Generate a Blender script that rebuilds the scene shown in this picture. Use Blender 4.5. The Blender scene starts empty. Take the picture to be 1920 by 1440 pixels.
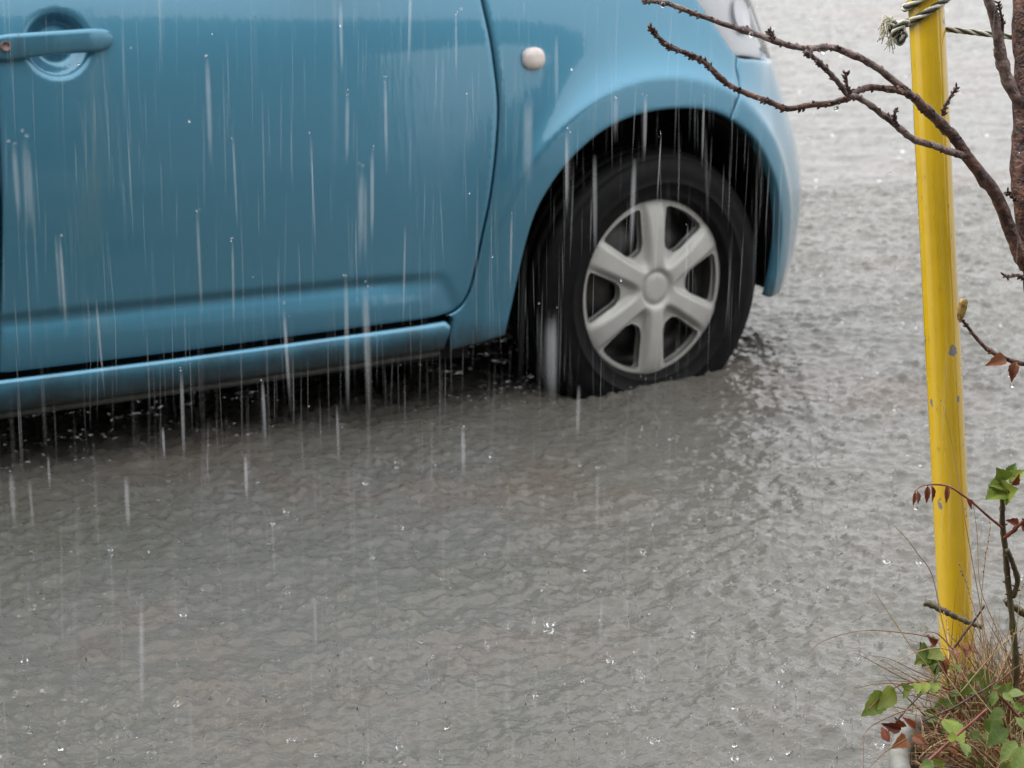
import bpy, math, random
import numpy as np
from mathutils import Vector, Matrix
from mathutils.geometry import delaunay_2d_cdt

# ------------------------------------------------------------------ camera, sky, sun, exposure
scene = bpy.context.scene
COL = scene.collection
R_ = math.radians
cam_d = bpy.data.cameras.new("camera")
cam = bpy.data.objects.new("camera", cam_d)
COL.objects.link(cam)
cam.location = (0, 0, 1.289)
cam.rotation_euler = (R_(90 - 15.4), 0, 0)
cam_d.sensor_width = 36.0
cam_d.lens = 36.0 * 4243 / 1920
cam_d.clip_start = 0.05
cam_d.clip_end = 2000
cam_d.dof.use_dof = True
cam_d.dof.focus_distance = 2.6
cam_d.dof.aperture_fstop = 11.0
scene.camera = cam

SUN_EL, SUN_AZ = 50.0, 288.0
world = bpy.data.worlds.new("World")
scene.world = world
world.use_nodes = True
wn = world.node_tree.nodes
wl = world.node_tree.links
wn.clear()
w_out = wn.new('ShaderNodeOutputWorld')
w_bg = wn.new('ShaderNodeBackground')
w_bg.inputs['Strength'].default_value = 0.10
w_sky = wn.new('ShaderNodeTexSky')
w_sky.sky_type = 'NISHITA'
w_sky.sun_disc = False
w_sky.sun_elevation = R_(SUN_EL)
w_sky.sun_rotation = R_(SUN_AZ)
w_sky.dust_density = 6.0
w_hsv = wn.new('ShaderNodeHueSaturation')
w_hsv.inputs['Saturation'].default_value = 0.25
w_mix = wn.new('ShaderNodeMix')
w_mix.data_type = 'RGBA'
w_mix.inputs[0].default_value = 0.85
wl.new(w_sky.outputs[0], w_hsv.inputs['Color'])
wl.new(w_hsv.outputs[0], w_mix.inputs[6])
# overcast sky: brightest overhead, dimmer towards the horizon on every side
w_tc = wn.new('ShaderNodeTexCoord')
w_sep = wn.new('ShaderNodeSeparateXYZ')
w_mr = wn.new('ShaderNodeMapRange')
w_mr.inputs[1].default_value = 0.0
w_mr.inputs[2].default_value = 1.0
w_mr.inputs[3].default_value = 0.58
w_mr.inputs[4].default_value = 1.38
w_deck = wn.new('ShaderNodeVectorMath')
w_deck.operation = 'SCALE'
w_deck.inputs[0].default_value = (12.2, 12.35, 12.6)        # even rain-cloud deck
wl.new(w_tc.outputs['Generated'], w_sep.inputs[0])
wl.new(w_sep.outputs[2], w_mr.inputs[0])
wl.new(w_mr.outputs[0], w_deck.inputs['Scale'])
wl.new(w_deck.outputs[0], w_mix.inputs[7])
wl.new(w_mix.outputs[2], w_bg.inputs['Color'])
wl.new(w_bg.outputs[0], w_out.inputs[0])

sun_d = bpy.data.lights.new("sun", 'SUN')
sun_d.energy = 1.2
sun_d.angle = R_(30)
sun_d.color = (1.0, 0.98, 0.95)
sun = bpy.data.objects.new("sun", sun_d)
COL.objects.link(sun)
# Nishita rotation is measured clockwise from +Y
_sd = Vector((math.sin(R_(SUN_AZ)) * math.cos(R_(SUN_EL)), math.cos(R_(SUN_AZ)) * math.cos(R_(SUN_EL)), math.sin(R_(SUN_EL))))
sun.rotation_euler = (-_sd).to_track_quat('-Z', 'Y').to_euler()
sun.location = (0, -2, 9)

scene.view_settings.view_transform = 'Standard'
scene.view_settings.look = 'None'
scene.view_settings.exposure = 0.96
scene.view_settings.gamma = 1.0
scene.render.engine = 'CYCLES'
scene.cycles.max_bounces = 8
scene.cycles.transparent_max_bounces = 40
scene.cycles.use_denoising = True

random.seed(7)
RNG = np.random.default_rng(11)
WATER_Z = 0.081

# ------------------------------------------------------------------ materials
def new_mat(name):
    m = bpy.data.materials.new(name)
    m.use_nodes = True
    nt = m.node_tree
    return m, nt, nt.nodes['Principled BSDF'], nt.nodes['Material Output']

def nd(nt, typ, **kw):
    n = nt.nodes.new(typ)
    for k, v in kw.items():
        setattr(n, k, v)
    return n

def noise(nt, scale, detail=3, rough=.55, coord='Object', mapping=None):
    tc = nd(nt, 'ShaderNodeTexCoord')
    n = nd(nt, 'ShaderNodeTexNoise')
    n.inputs['Scale'].default_value = scale
    n.inputs['Detail'].default_value = detail
    n.inputs['Roughness'].default_value = rough
    if mapping:
        mp = nd(nt, 'ShaderNodeMapping')
        mp.inputs['Rotation'].default_value = mapping[0]
        mp.inputs['Scale'].default_value = mapping[1]
        nt.links.new(tc.outputs[coord], mp.inputs[0])
        nt.links.new(mp.outputs[0], n.inputs['Vector'])
    else:
        nt.links.new(tc.outputs[coord], n.inputs['Vector'])
    return n

def ramp(nt, src, stops):
    r = nd(nt, 'ShaderNodeValToRGB')
    e = r.color_ramp.elements
    while len(e) < len(stops):
        e.new(0.5)
    for el, (p, c) in zip(e, stops):
        el.position = p
        el.color = (*c, 1) if len(c) == 3 else c
    nt.links.new(src, r.inputs[0])
    return r

def simple(name, c1, c2=None, rough=.5, metallic=0.0, scale=30, bump=0.0, bscale=None, coat=0.0, spec=.5, lo=.35, hi=.65):
    m, nt, b, o = new_mat(name)
    b.inputs['Roughness'].default_value = rough
    b.inputs['Metallic'].default_value = metallic
    b.inputs['Coat Weight'].default_value = coat
    b.inputs['Specular IOR Level'].default_value = spec
    if c2 is None:
        b.inputs['Base Color'].default_value = (*c1, 1)
    else:
        n = noise(nt, scale, 4)
        r = ramp(nt, n.outputs['Fac'], [(lo, c1), (hi, c2)])
        nt.links.new(r.outputs[0], b.inputs['Base Color'])
    if bump:
        n2 = noise(nt, bscale or scale * 2, 4)
        bp = nd(nt, 'ShaderNodeBump')
        bp.inputs['Strength'].default_value = bump
        bp.inputs['Distance'].default_value = 0.003
        nt.links.new(n2.outputs['Fac'], bp.inputs['Height'])
        nt.links.new(bp.outputs[0], b.inputs['Normal'])
    return m

def paint_mat():
    m, nt, b, o = new_mat('wet_blue_paint')
    base = nd(nt, 'ShaderNodeRGB')
    base.outputs[0].default_value = (.058, .215, .320, 1)
    # mud film and road grime thrown up low on the body, with ragged edges of its own
    tc = nd(nt, 'ShaderNodeTexCoord')
    sp = nd(nt, 'ShaderNodeSeparateXYZ')
    nt.links.new(tc.outputs['Object'], sp.inputs[0])
    n = noise(nt, 14, 6, .65, mapping=((0, 0, 0), (1, 1, .45)))
    mr = nd(nt, 'ShaderNodeMapRange')
    mr.inputs[1].default_value = .30
    mr.inputs[2].default_value = .19
    mr.inputs[3].default_value = 0.0
    mr.inputs[4].default_value = 1.0
    nt.links.new(sp.outputs[2], mr.inputs[0])
    ad = nd(nt, 'ShaderNodeMath', operation='ADD')
    nt.links.new(mr.outputs[0], ad.inputs[0])
    nt.links.new(n.outputs['Fac'], ad.inputs[1])
    g = nd(nt, 'ShaderNodeMapRange')
    g.inputs[1].default_value = .85
    g.inputs[2].default_value = 1.45
    nt.links.new(ad.outputs[0], g.inputs[0])
    # fine dirt specks
    n2 = noise(nt, 160, 2, .5)
    g2 = nd(nt, 'ShaderNodeMapRange')
    g2.inputs[1].default_value = .72
    g2.inputs[2].default_value = .80
    g2.inputs[4].default_value = .35
    nt.links.new(n2.outputs['Fac'], g2.inputs[0])
    mu = nd(nt, 'ShaderNodeMath', operation='MAXIMUM')
    nt.links.new(g.outputs[0], mu.inputs[0])
    nt.links.new(g2.outputs[0], mu.inputs[1])
    mx = nd(nt, 'ShaderNodeMix', data_type='RGBA')
    nt.links.new(mu.outputs[0], mx.inputs[0])
    nt.links.new(base.outputs[0], mx.inputs[6])
    mx.inputs[7].default_value = (.030, .034, .030, 1)
    nt.links.new(mx.outputs[2], b.inputs['Base Color'])
    b.inputs['Metallic'].default_value = .55
    b.inputs['Roughness'].default_value = .34
    b.inputs['Coat Weight'].default_value = 1.0
    b.inputs['Coat Roughness'].default_value = .05
    # rain film: faint vertical runs on the lacquer
    n3 = noise(nt, 60, 3, .5, mapping=((0, 0, 0), (1.6, 1.6, .12)))
    bp = nd(nt, 'ShaderNodeBump')
    bp.inputs['Strength'].default_value = .10
    bp.inputs['Distance'].default_value = .0016
    nt.links.new(n3.outputs['Fac'], bp.inputs['Height'])
    nt.links.new(bp.outputs[0], b.inputs['Coat Normal'])
    return m

def water_mat(name, fine):
    m, nt, b, o = new_mat(name)
    L = nt.links
    c = noise(nt, 1.3, 4, .6)
    r = ramp(nt, c.outputs['Fac'], [(.28, (.080, .076, .062)), (.52, (.094, .089, .078)), (.72, (.104, .078, .062))])
    L.new(r.outputs[0], b.inputs['Base Color'])
    b.inputs['Roughness'].default_value = .03
    b.inputs['IOR'].default_value = 1.333
    rot = (0, 0, R_(-32))
    if fine:
        n1 = noise(nt, 130, 2, .5, mapping=(rot, (1.0, 1.3, 1.0)))
        bp = nd(nt, 'ShaderNodeBump')
        bp.inputs['Strength'].default_value = .8
        bp.inputs['Distance'].default_value = .0026
        L.new(n1.outputs['Fac'], bp.inputs['Height'])
        L.new(bp.outputs[0], b.inputs['Normal'])
        return m
    n1 = noise(nt, 26, 3, .55, mapping=(rot, (1.0, 1.25, 1.0)))
    n2 = noise(nt, 62, 2, .5, mapping=(rot, (1.0, 1.2, 1.0)))
    n3 = noise(nt, 6.0, 2, .5, mapping=(rot, (1.0, 1.5, 1.0)))
    for n in (n1, n2):
        n.inputs['Distortion'].default_value = .6
    # rings spreading from raindrops
    tc = nd(nt, 'ShaderNodeTexCoord')
    rings = []
    for sc, off in ((7.5, 0.0), (11.0, 3.7), (5.5, 9.1)):
        mp = nd(nt, 'ShaderNodeMapping')
        mp.inputs['Location'].default_value = (off, off * 1.7, 0)
        L.new(tc.outputs['Object'], mp.inputs[0])
        v = nd(nt, 'ShaderNodeTexVoronoi', voronoi_dimensions='2D')
        v.inputs['Scale'].default_value = sc
        L.new(mp.outputs[0], v.inputs['Vector'])
        sep = nd(nt, 'ShaderNodeSeparateColor')
        L.new(v.outputs['Color'], sep.inputs[0])
        rad = nd(nt, 'ShaderNodeMath', operation='MULTIPLY')          # ring radius of this drop
        L.new(sep.outputs[0], rad.inputs[0])
        rad.inputs[1].default_value = .38
        df = nd(nt, 'ShaderNodeMath', operation='SUBTRACT')
        L.new(v.outputs['Distance'], df.inputs[0])
        L.new(rad.outputs[0], df.inputs[1])
        sq = nd(nt, 'ShaderNodeMath', operation='MULTIPLY')
        L.new(df.outputs[0], sq.inputs[0])
        L.new(df.outputs[0], sq.inputs[1])
        ml = nd(nt, 'ShaderNodeMath', operation='MULTIPLY')
        L.new(sq.outputs[0], ml.inputs[0])
        ml.inputs[1].default_value = -420.0
        ex = nd(nt, 'ShaderNodeMath', operation='EXPONENT')
        L.new(ml.outputs[0], ex.inputs[0])
        cs = nd(nt, 'ShaderNodeMath', operation='MULTIPLY')
        L.new(df.outputs[0], cs.inputs[0])
        cs.inputs[1].default_value = 75.0
        co = nd(nt, 'ShaderNodeMath', operation='COSINE')
        L.new(cs.outputs[0], co.inputs[0])
        rg = nd(nt, 'ShaderNodeMath', operation='MULTIPLY')
        L.new(ex.outputs[0], rg.inputs[0])
        L.new(co.outputs[0], rg.inputs[1])
        rings.append(rg)
    def add(a, b_, wgt):
        k = nd(nt, 'ShaderNodeMath', operation='MULTIPLY_ADD')
        L.new(b_, k.inputs[0])
        k.inputs[1].default_value = wgt
        L.new(a, k.inputs[2])
        return k.outputs[0]
    h = n1.outputs['Fac']
    h = add(h, n2.outputs['Fac'], .22)
    h = add(h, n3.outputs['Fac'], .9)
    for rg in rings:
        h = add(h, rg.outputs[0], .055)
    bp = nd(nt, 'ShaderNodeBump')
    bp.inputs['Strength'].default_value = 1.0
    bp.inputs['Distance'].default_value = .034
    L.new(h, bp.inputs['Height'])
    L.new(bp.outputs[0], b.inputs['Normal'])
    return m

def strand_mat(name, alpha):
    # a thread of falling water: mostly clear, scattering a little sky light; fades to its ends (vertex attribute)
    m, nt, b, o = new_mat(name)
    L = nt.links
    nt.nodes.remove(b)
    tr = nd(nt, 'ShaderNodeBsdfTransparent')
    df = nd(nt, 'ShaderNodeBsdfTranslucent')
    df.inputs[0].default_value = (.92, .94, .97, 1)
    d2 = nd(nt, 'ShaderNodeBsdfDiffuse')
    d2.inputs[0].default_value = (.92, .94, .97, 1)
    m1 = nd(nt, 'ShaderNodeMixShader')
    m1.inputs[0].default_value = .5
    L.new(df.outputs[0], m1.inputs[1])
    L.new(d2.outputs[0], m1.inputs[2])
    at = nd(nt, 'ShaderNodeAttribute', attribute_name='fade')
    ml = nd(nt, 'ShaderNodeMath', operation='MULTIPLY')
    ml.inputs[1].default_value = alpha
    L.new(at.outputs['Fac'], ml.inputs[0])
    m2 = nd(nt, 'ShaderNodeMixShader')
    L.new(ml.outputs[0], m2.inputs[0])
    L.new(tr.outputs[0], m2.inputs[1])
    L.new(m1.outputs[0], m2.inputs[2])
    L.new(m2.outputs[0], o.inputs[0])
    return m

def drop_mat():
    m, nt, b, o = new_mat('clear_water_drop')
    b.inputs['Base Color'].default_value = (1, 1, 1, 1)
    b.inputs['Roughness'].default_value = .02
    b.inputs['IOR'].default_value = 1.333
    b.inputs['Transmission Weight'].default_value = 1.0
    return m

def pole_mat():
    m, nt, b, o = new_mat('chipped_yellow_paint')
    L = nt.links
    n = noise(nt, 24, 4, .6)
    r = ramp(nt, n.outputs['Fac'], [(.3, (.60, .380, .006)), (.7, (.66, .425, .009))])
    # greyish stains
    n1 = noise(nt, 8, 5, .7)
    st = ramp(nt, n1.outputs['Fac'], [(.60, (0, 0, 0)), (.74, (.6, .6, .6))])
    mx1 = nd(nt, 'ShaderNodeMix', data_type='RGBA')
    L.new(st.outputs[0], mx1.inputs[0])
    L.new(r.outputs[0], mx1.inputs[6])
    mx1.inputs[7].default_value = (.30, .23, .035, 1)
    # chips to bare grey metal
    n2 = noise(nt, 44, 3, .55)
    ch = ramp(nt, n2.outputs['Fac'], [(.685, (0, 0, 0)), (.695, (1, 1, 1))])
    mx2 = nd(nt, 'ShaderNodeMix', data_type='RGBA')
    L.new(ch.outputs[0], mx2.inputs[0])
    L.new(mx1.outputs[2], mx2.inputs[6])
    mx2.inputs[7].default_value = (.20, .19, .18, 1)
    L.new(mx2.outputs[2], b.inputs['Base Color'])
    b.inputs['Roughness'].default_value = .25
    b.inputs['Coat Weight'].default_value = 1.0
    b.inputs['Coat Roughness'].default_value = .05
    bp = nd(nt, 'ShaderNodeBump')
    bp.inputs['Strength'].default_value = .4
    bp.inputs['Distance'].default_value = -.0012
    L.new(ch.outputs[0], bp.inputs['Height'])
    L.new(bp.outputs[0], b.inputs['Normal'])
    return m

def leaf_mat(name, c1, c2, rough=.45, trans=.25):
    m, nt, b, o = new_mat(name)
    L = nt.links
    n = noise(nt, 55, 4, .6)
    oi = nd(nt, 'ShaderNodeObjectInfo')
    ad = nd(nt, 'ShaderNodeMath', operation='MULTIPLY_ADD')
    L.new(oi.outputs['Random'], ad.inputs[0])
    ad.inputs[1].default_value = .35
    sb = nd(nt, 'ShaderNodeMath', operation='SUBTRACT')
    L.new(n.outputs['Fac'], sb.inputs[0])
    sb.inputs[1].default_value = .17
    L.new(sb.outputs[0], ad.inputs[2])
    r = ramp(nt, ad.outputs[0], [(.3, c1), (.7, c2)])
    L.new(r.outputs[0], b.inputs['Base Color'])
    b.inputs['Roughness'].default_value = rough
    b.inputs['Specular IOR Level'].default_value = .3
    nb = noise(nt, 210, 3, .5)
    bp = nd(nt, 'ShaderNodeBump')
    bp.inputs['Strength'].default_value = .7
    bp.inputs['Distance'].default_value = .0012
    L.new(nb.outputs['Fac'], bp.inputs['Height'])
    L.new(bp.outputs[0], b.inputs['Normal'])
    tl = nd(nt, 'ShaderNodeBsdfTranslucent')
    L.new(r.outputs[0], tl.inputs[0])
    mx = nd(nt, 'ShaderNodeMixShader')
    mx.inputs[0].default_value = trans
    L.new(b.outputs[0], mx.inputs[1])
    L.new(tl.outputs[0], mx.inputs[2])
    L.new(mx.outputs[0], o.inputs[0])
    return m

M = {
    'paint': paint_mat(),
    'water': water_mat('muddy_flood_water', True),
    'water_far': water_mat('muddy_flood_water_far', False),
    'pole': pole_mat(),
    'drop': drop_mat(),
    'rain': strand_mat('fine_rain_thread', .052),
    'drip': strand_mat('heavy_rain_thread', .023),
    'asphalt': simple('asphalt', (.04, .04, .04), (.065, .063, .06), .8, scale=60, bump=.5),
    'rubber': simple('wet_rubber', (.005, .005, .0055), (.008, .008, .008), .5, spec=.09, scale=40, bump=.15, bscale=120),
    'liner': simple('black_plastic', (.006, .006, .007), (.012, .012, .012), .6, scale=30),
    'black': simple('black_underbody', (.004, .004, .004), rough=.8),
    'flange': simple('grimy_seal', (.05, .055, .05), (.10, .105, .095), .5, scale=25),
    'cover': simple('silver_wheel_paint', (.36, .355, .335), (.42, .413, .39), .48, metallic=.15, scale=18, lo=.3, hi=.7),
    'steel': simple('dull_steel', (.03, .03, .032), (.06, .058, .055), .5, metallic=.6, scale=20),
    'glass': simple('dark_window_glass', (.012, .016, .018), rough=.03, spec=.6),
    'lampcore': simple('white_reflector', (.86, .87, .88), rough=.3),
    'repeater': simple('milky_lamp_lens', (.58, .54, .51), (.56, .45, .41), .15, scale=60, coat=.5),
    'keyhole': simple('key_cylinder', (.16, .11, .09), rough=.45, metallic=.5),
    'bark': simple('wet_bark', (.026, .009, .006), (.165, .074, .050), .38, scale=75, bump=1.0, bscale=220, lo=.40, hi=.66),
    'barkpale': simple('pale_wet_bark', (.045, .022, .018), (.240, .165, .145), .36, scale=70, bump=1.0, bscale=220, lo=.38, hi=.64),
    'bud': simple('bud_scales', (.030, .014, .012), (.07, .026, .018), .5, scale=200),
    'stem': simple('brown_green_stem', (.045, .030, .016), (.085, .065, .028), .45, scale=60, bump=.5),
    'redstem': simple('red_stalk', (.14, .030, .018), (.22, .060, .030), .45, scale=50),
    'straw': simple('straw', (.24, .150, .070), (.40, .280, .150), .55, scale=12),
    'rust': simple('rusty_straw', (.135, .052, .020), (.260, .130, .050), .55, scale=14),
    'gblade': simple('green_blade', (.045, .085, .022), (.095, .13, .04), .45, scale=14),
    'soil': simple('dark_wet_soil', (.022, .015, .010), (.055, .038, .026), .6, scale=40, bump=1.0, bscale=90),
    'wall': simple('house_plaster', (.30, .29, .27), (.36, .35, .33), .8, scale=6, bump=.3, bscale=80),
    'eave': simple('eave_boards', (.14, .11, .085), (.20, .16, .125), .6, scale=8),
    'concrete': simple('weathered_concrete', (.10, .10, .085), (.27, .265, .245), .6, scale=16, bump=.4, bscale=90),
    'ropepale': simple('pale_rope_fibre', (.46, .43, .31), (.62, .59, .46), .6, scale=300, bump=.5, bscale=500),
    'ropeblack': simple('black_rope_fibre', (.012, .016, .014), (.030, .034, .030), .55, scale=300, bump=.5, bscale=500),
    'leafg': leaf_mat('green_leaf', (.070, .120, .018), (.155, .205, .045)),
    'leafy': leaf_mat('yellowgreen_leaf', (.120, .175, .022), (.215, .250, .045)),
    'leafr': leaf_mat('red_brown_leaf', (.110, .020, .012), (.220, .060, .024)),
    'leafb': leaf_mat('rust_leaf', (.120, .034, .012), (.260, .095, .030)),
    'catkin': simple('yellow_bud', (.38, .26, .04), (.10, .03, .012), .45, scale=160),
}
def lens_mat():
    m, nt, b, o = new_mat('clear_lens')
    L = nt.links
    nt.nodes.remove(b)
    tr = nd(nt, 'ShaderNodeBsdfTransparent')
    tr.inputs[0].default_value = (.99, .99, 1, 1)
    gl = nd(nt, 'ShaderNodeBsdfGlossy')
    gl.inputs['Roughness'].default_value = .03
    fr = nd(nt, 'ShaderNodeFresnel')
    fr.inputs[0].default_value = 1.5
    mx = nd(nt, 'ShaderNodeMixShader')
    L.new(fr.outputs[0], mx.inputs[0])
    L.new(tr.outputs[0], mx.inputs[1])
    L.new(gl.outputs[0], mx.inputs[2])
    L.new(mx.outputs[0], o.inputs[0])
    return m
M['lens'] = lens_mat()

# ------------------------------------------------------------------ object helpers
def tag(o, label, cat=None, group=None, kind=None):
    o['label'] = label
    if cat: o['category'] = cat
    if group: o['group'] = group
    if kind: o['kind'] = kind
    return o

def empty(name, loc=(0, 0, 0), rz=0.0):
    o = bpy.data.objects.new(name, None)
    COL.objects.link(o)
    o.location = loc
    o.rotation_euler = (0, 0, rz)
    o.empty_display_size = .05
    return o

def mesh(name, verts, faces, mat, parent=None, smooth=True, normals=None, offset=None):
    me = bpy.data.meshes.new(name)
    v = np.asarray(verts, float)
    if offset is not None:
        v = v - np.asarray(offset, float)
    me.from_pydata(v.tolist(), [], [list(map(int, f)) for f in faces])
    me.materials.append(M[mat] if isinstance(mat, str) else mat)
    if smooth:
        me.polygons.foreach_set('use_smooth', [True] * len(me.polygons))
    me.update()
    if normals is not None:
        me.normals_split_custom_set_from_vertices(normals)
    o = bpy.data.objects.new(name, me)
    COL.objects.link(o)
    if parent is not None:
        o.parent = parent
    return o

class MB:
    def __init__(s):
        s.v, s.f = [], []
    def add(s, v, f):
        k = len(s.v)
        s.v.extend([tuple(map(float, p)) for p in v])
        s.f.extend([[i + k for i in q] for q in f])
        return s
    def build(s, name, mat, parent=None, smooth=True, offset=None):
        return mesh(name, s.v, s.f, mat, parent, smooth, None, offset)

def resample(pts, step):
    p = np.asarray(pts, float)
    d = np.r_[0, np.cumsum(np.linalg.norm(np.diff(p, axis=0), axis=1))]
    n = max(2, int(round(d[-1] / step)) + 1)
    t = np.linspace(0, d[-1], n)
    return np.stack([np.interp(t, d, p[:, k]) for k in range(p.shape[1])], 1)

def spline(pts, n=8):
    p = [np.asarray(q, float) for q in pts]
    p = [2 * p[0] - p[1]] + p + [2 * p[-1] - p[-2]]
    out = []
    for i in range(1, len(p) - 2):
        for k in range(n):
            t = k / n
            out.append(.5 * ((2 * p[i]) + (-p[i - 1] + p[i + 1]) * t + (2 * p[i - 1] - 5 * p[i] + 4 * p[i + 1] - p[i + 2]) * t * t
                             + (-p[i - 1] + 3 * p[i] - 3 * p[i + 1] + p[i + 2]) * t ** 3))
    out.append(p[-2])
    return np.array(out)

def frames(p):
    p = np.asarray(p, float)
    t = np.gradient(p, axis=0)
    t /= np.linalg.norm(t, axis=1)[:, None] + 1e-12
    a = np.array([0, 0, 1.]) if abs(t[0][2]) < .9 else np.array([1., 0, 0])
    n = np.cross(t[0], a)
    n /= np.linalg.norm(n)
    N = [n]
    for i in range(1, len(p)):
        n = N[-1] - t[i] * np.dot(N[-1], t[i])
        n /= np.linalg.norm(n) + 1e-12
        N.append(n)
    N = np.array(N)
    return t, N, np.cross(t, N)

def tube(path, radii, seg=8, cap=True, jit=0.0):
    p = np.asarray(path, float)
    r = np.broadcast_to(np.asarray(radii, float), (len(p),))
    t, N, B = frames(p)
    a = np.linspace(0, 2 * np.pi, seg, endpoint=False)
    v = []
    for i in range(len(p)):
        rr = r[i] * (1 + jit * RNG.normal(size=seg))
        v.extend((p[i] + (np.cos(a) * rr)[:, None] * N[i] + (np.sin(a) * rr)[:, None] * B[i]).tolist())
    f = []
    for i in range(len(p) - 1):
        for k in range(seg):
            k2 = (k + 1) % seg
            f.append((i * seg + k, i * seg + k2, (i + 1) * seg + k2, (i + 1) * seg + k))
    if cap:
        f.append(tuple(range(seg))[::-1])
        f.append(tuple((len(p) - 1) * seg + k for k in range(seg)))
    return v, f

def ball(c, r, nu=8, nv=5, sc=(1, 1, 1)):
    v = [(c[0], c[1], c[2] + r * sc[2])]
    for i in range(1, nv):
        ph = math.pi * i / nv
        for k in range(nu):
            th = 2 * math.pi * k / nu
            v.append((c[0] + r * sc[0] * math.sin(ph) * math.cos(th), c[1] + r * sc[1] * math.sin(ph) * math.sin(th), c[2] + r * sc[2] * math.cos(ph)))
    v.append((c[0], c[1], c[2] - r * sc[2]))
    f = []
    for k in range(nu):
        f.append((0, 1 + k, 1 + (k + 1) % nu))
    for i in range(nv - 2):
        for k in range(nu):
            a, b = 1 + i * nu + k, 1 + i * nu + (k + 1) % nu
            f.append((a, a + nu, b + nu, b))
    e = len(v) - 1
    for k in range(nu):
        f.append((e, 1 + (nv - 2) * nu + (k + 1) % nu, 1 + (nv - 2) * nu + k))
    return v, f

# ------------------------------------------------------------------ setting: road and flood water
mesh('road', [(-150, -60, 0), (150, -60, 0), (150, 300, 0), (-150, 300, 0)], [(0, 1, 2, 3)], 'asphalt')['kind'] = 'structure'
bpy.data.objects['road']['label'] = 'dark asphalt road lying under the flood water'

_perm = np.random.default_rng(3).permutation(4096)
_gang = np.random.default_rng(4).uniform(0, 2 * np.pi, 4096)
def perlin(x, y, seed=0):
    xi, yi = np.floor(x).astype(int), np.floor(y).astype(int)
    fx, fy = x - xi, y - yi
    def g(ix, iy, dx, dy):
        a = _gang[_perm[(_perm[(ix + seed * 131) & 4095] + iy) & 4095]]
        return np.cos(a) * dx + np.sin(a) * dy
    u, v = fx ** 3 * (fx * (fx * 6 - 15) + 10), fy ** 3 * (fy * (fy * 6 - 15) + 10)
    n0 = g(xi, yi, fx, fy) * (1 - u) + g(xi + 1, yi, fx - 1, fy) * u
    n1 = g(xi, yi + 1, fx, fy - 1) * (1 - u) + g(xi + 1, yi + 1, fx - 1, fy - 1) * u
    return (n0 * (1 - v) + n1 * v) * 1.5

def wave_height(X, Y):
    c, s = math.cos(R_(30)), math.sin(R_(30))
    A, B = X * c + Y * s, -X * s + Y * c                       # wavelets drift along the car
    wx, wy = perlin(A * 9, B * 9, 7) * .022, perlin(A * 9, B * 9, 8) * .022
    A2, B2 = A + wx, B + wy
    calm = .55 + .9 * np.clip(.5 + perlin(A * 3.1, B * 4.0, 11), 0, 1)          # gusty: smoother and rougher patches
    h = .0042 * perlin(A2 * 6, B2 * 9, 1)
    h += .0023 * perlin(A2 * 27, B2 * 35, 2)
    h += .0033 * calm * (np.abs(perlin(A2 * 52, B2 * 64, 3)) - .25)
    h += .0013 * calm * perlin(A2 * 78, B2 * 86, 4)
    return h * 1.75

def add_rings(X, Y, Z, x0, y0, dx, dy, n, rng):
    # spreading rings and craters where drops have struck
    ny, nx = X.shape
    for _ in range(n):
        cx, cy = x0 + rng.random() * dx * nx, y0 + rng.random() * dy * ny
        R0 = rng.uniform(.004, .045)
        ext = R0 + .03
        i0, i1 = max(0, int((cx - ext - x0) / dx)), min(nx, int((cx + ext - x0) / dx) + 1)
        j0, j1 = max(0, int((cy - ext - y0) / dy)), min(ny, int((cy + ext - y0) / dy) + 1)
        if i1 - i0 < 2 or j1 - j0 < 2: continue
        r = np.hypot(X[j0:j1, i0:i1] - cx, Y[j0:j1, i0:i1] - cy)
        amp = .0034 * (1 - R0 / .06) * rng.uniform(.4, 1.2)
        Z[j0:j1, i0:i1] += amp * np.cos((r - R0) / .0055) * np.exp(-((r - R0) / .011) ** 2)

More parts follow.
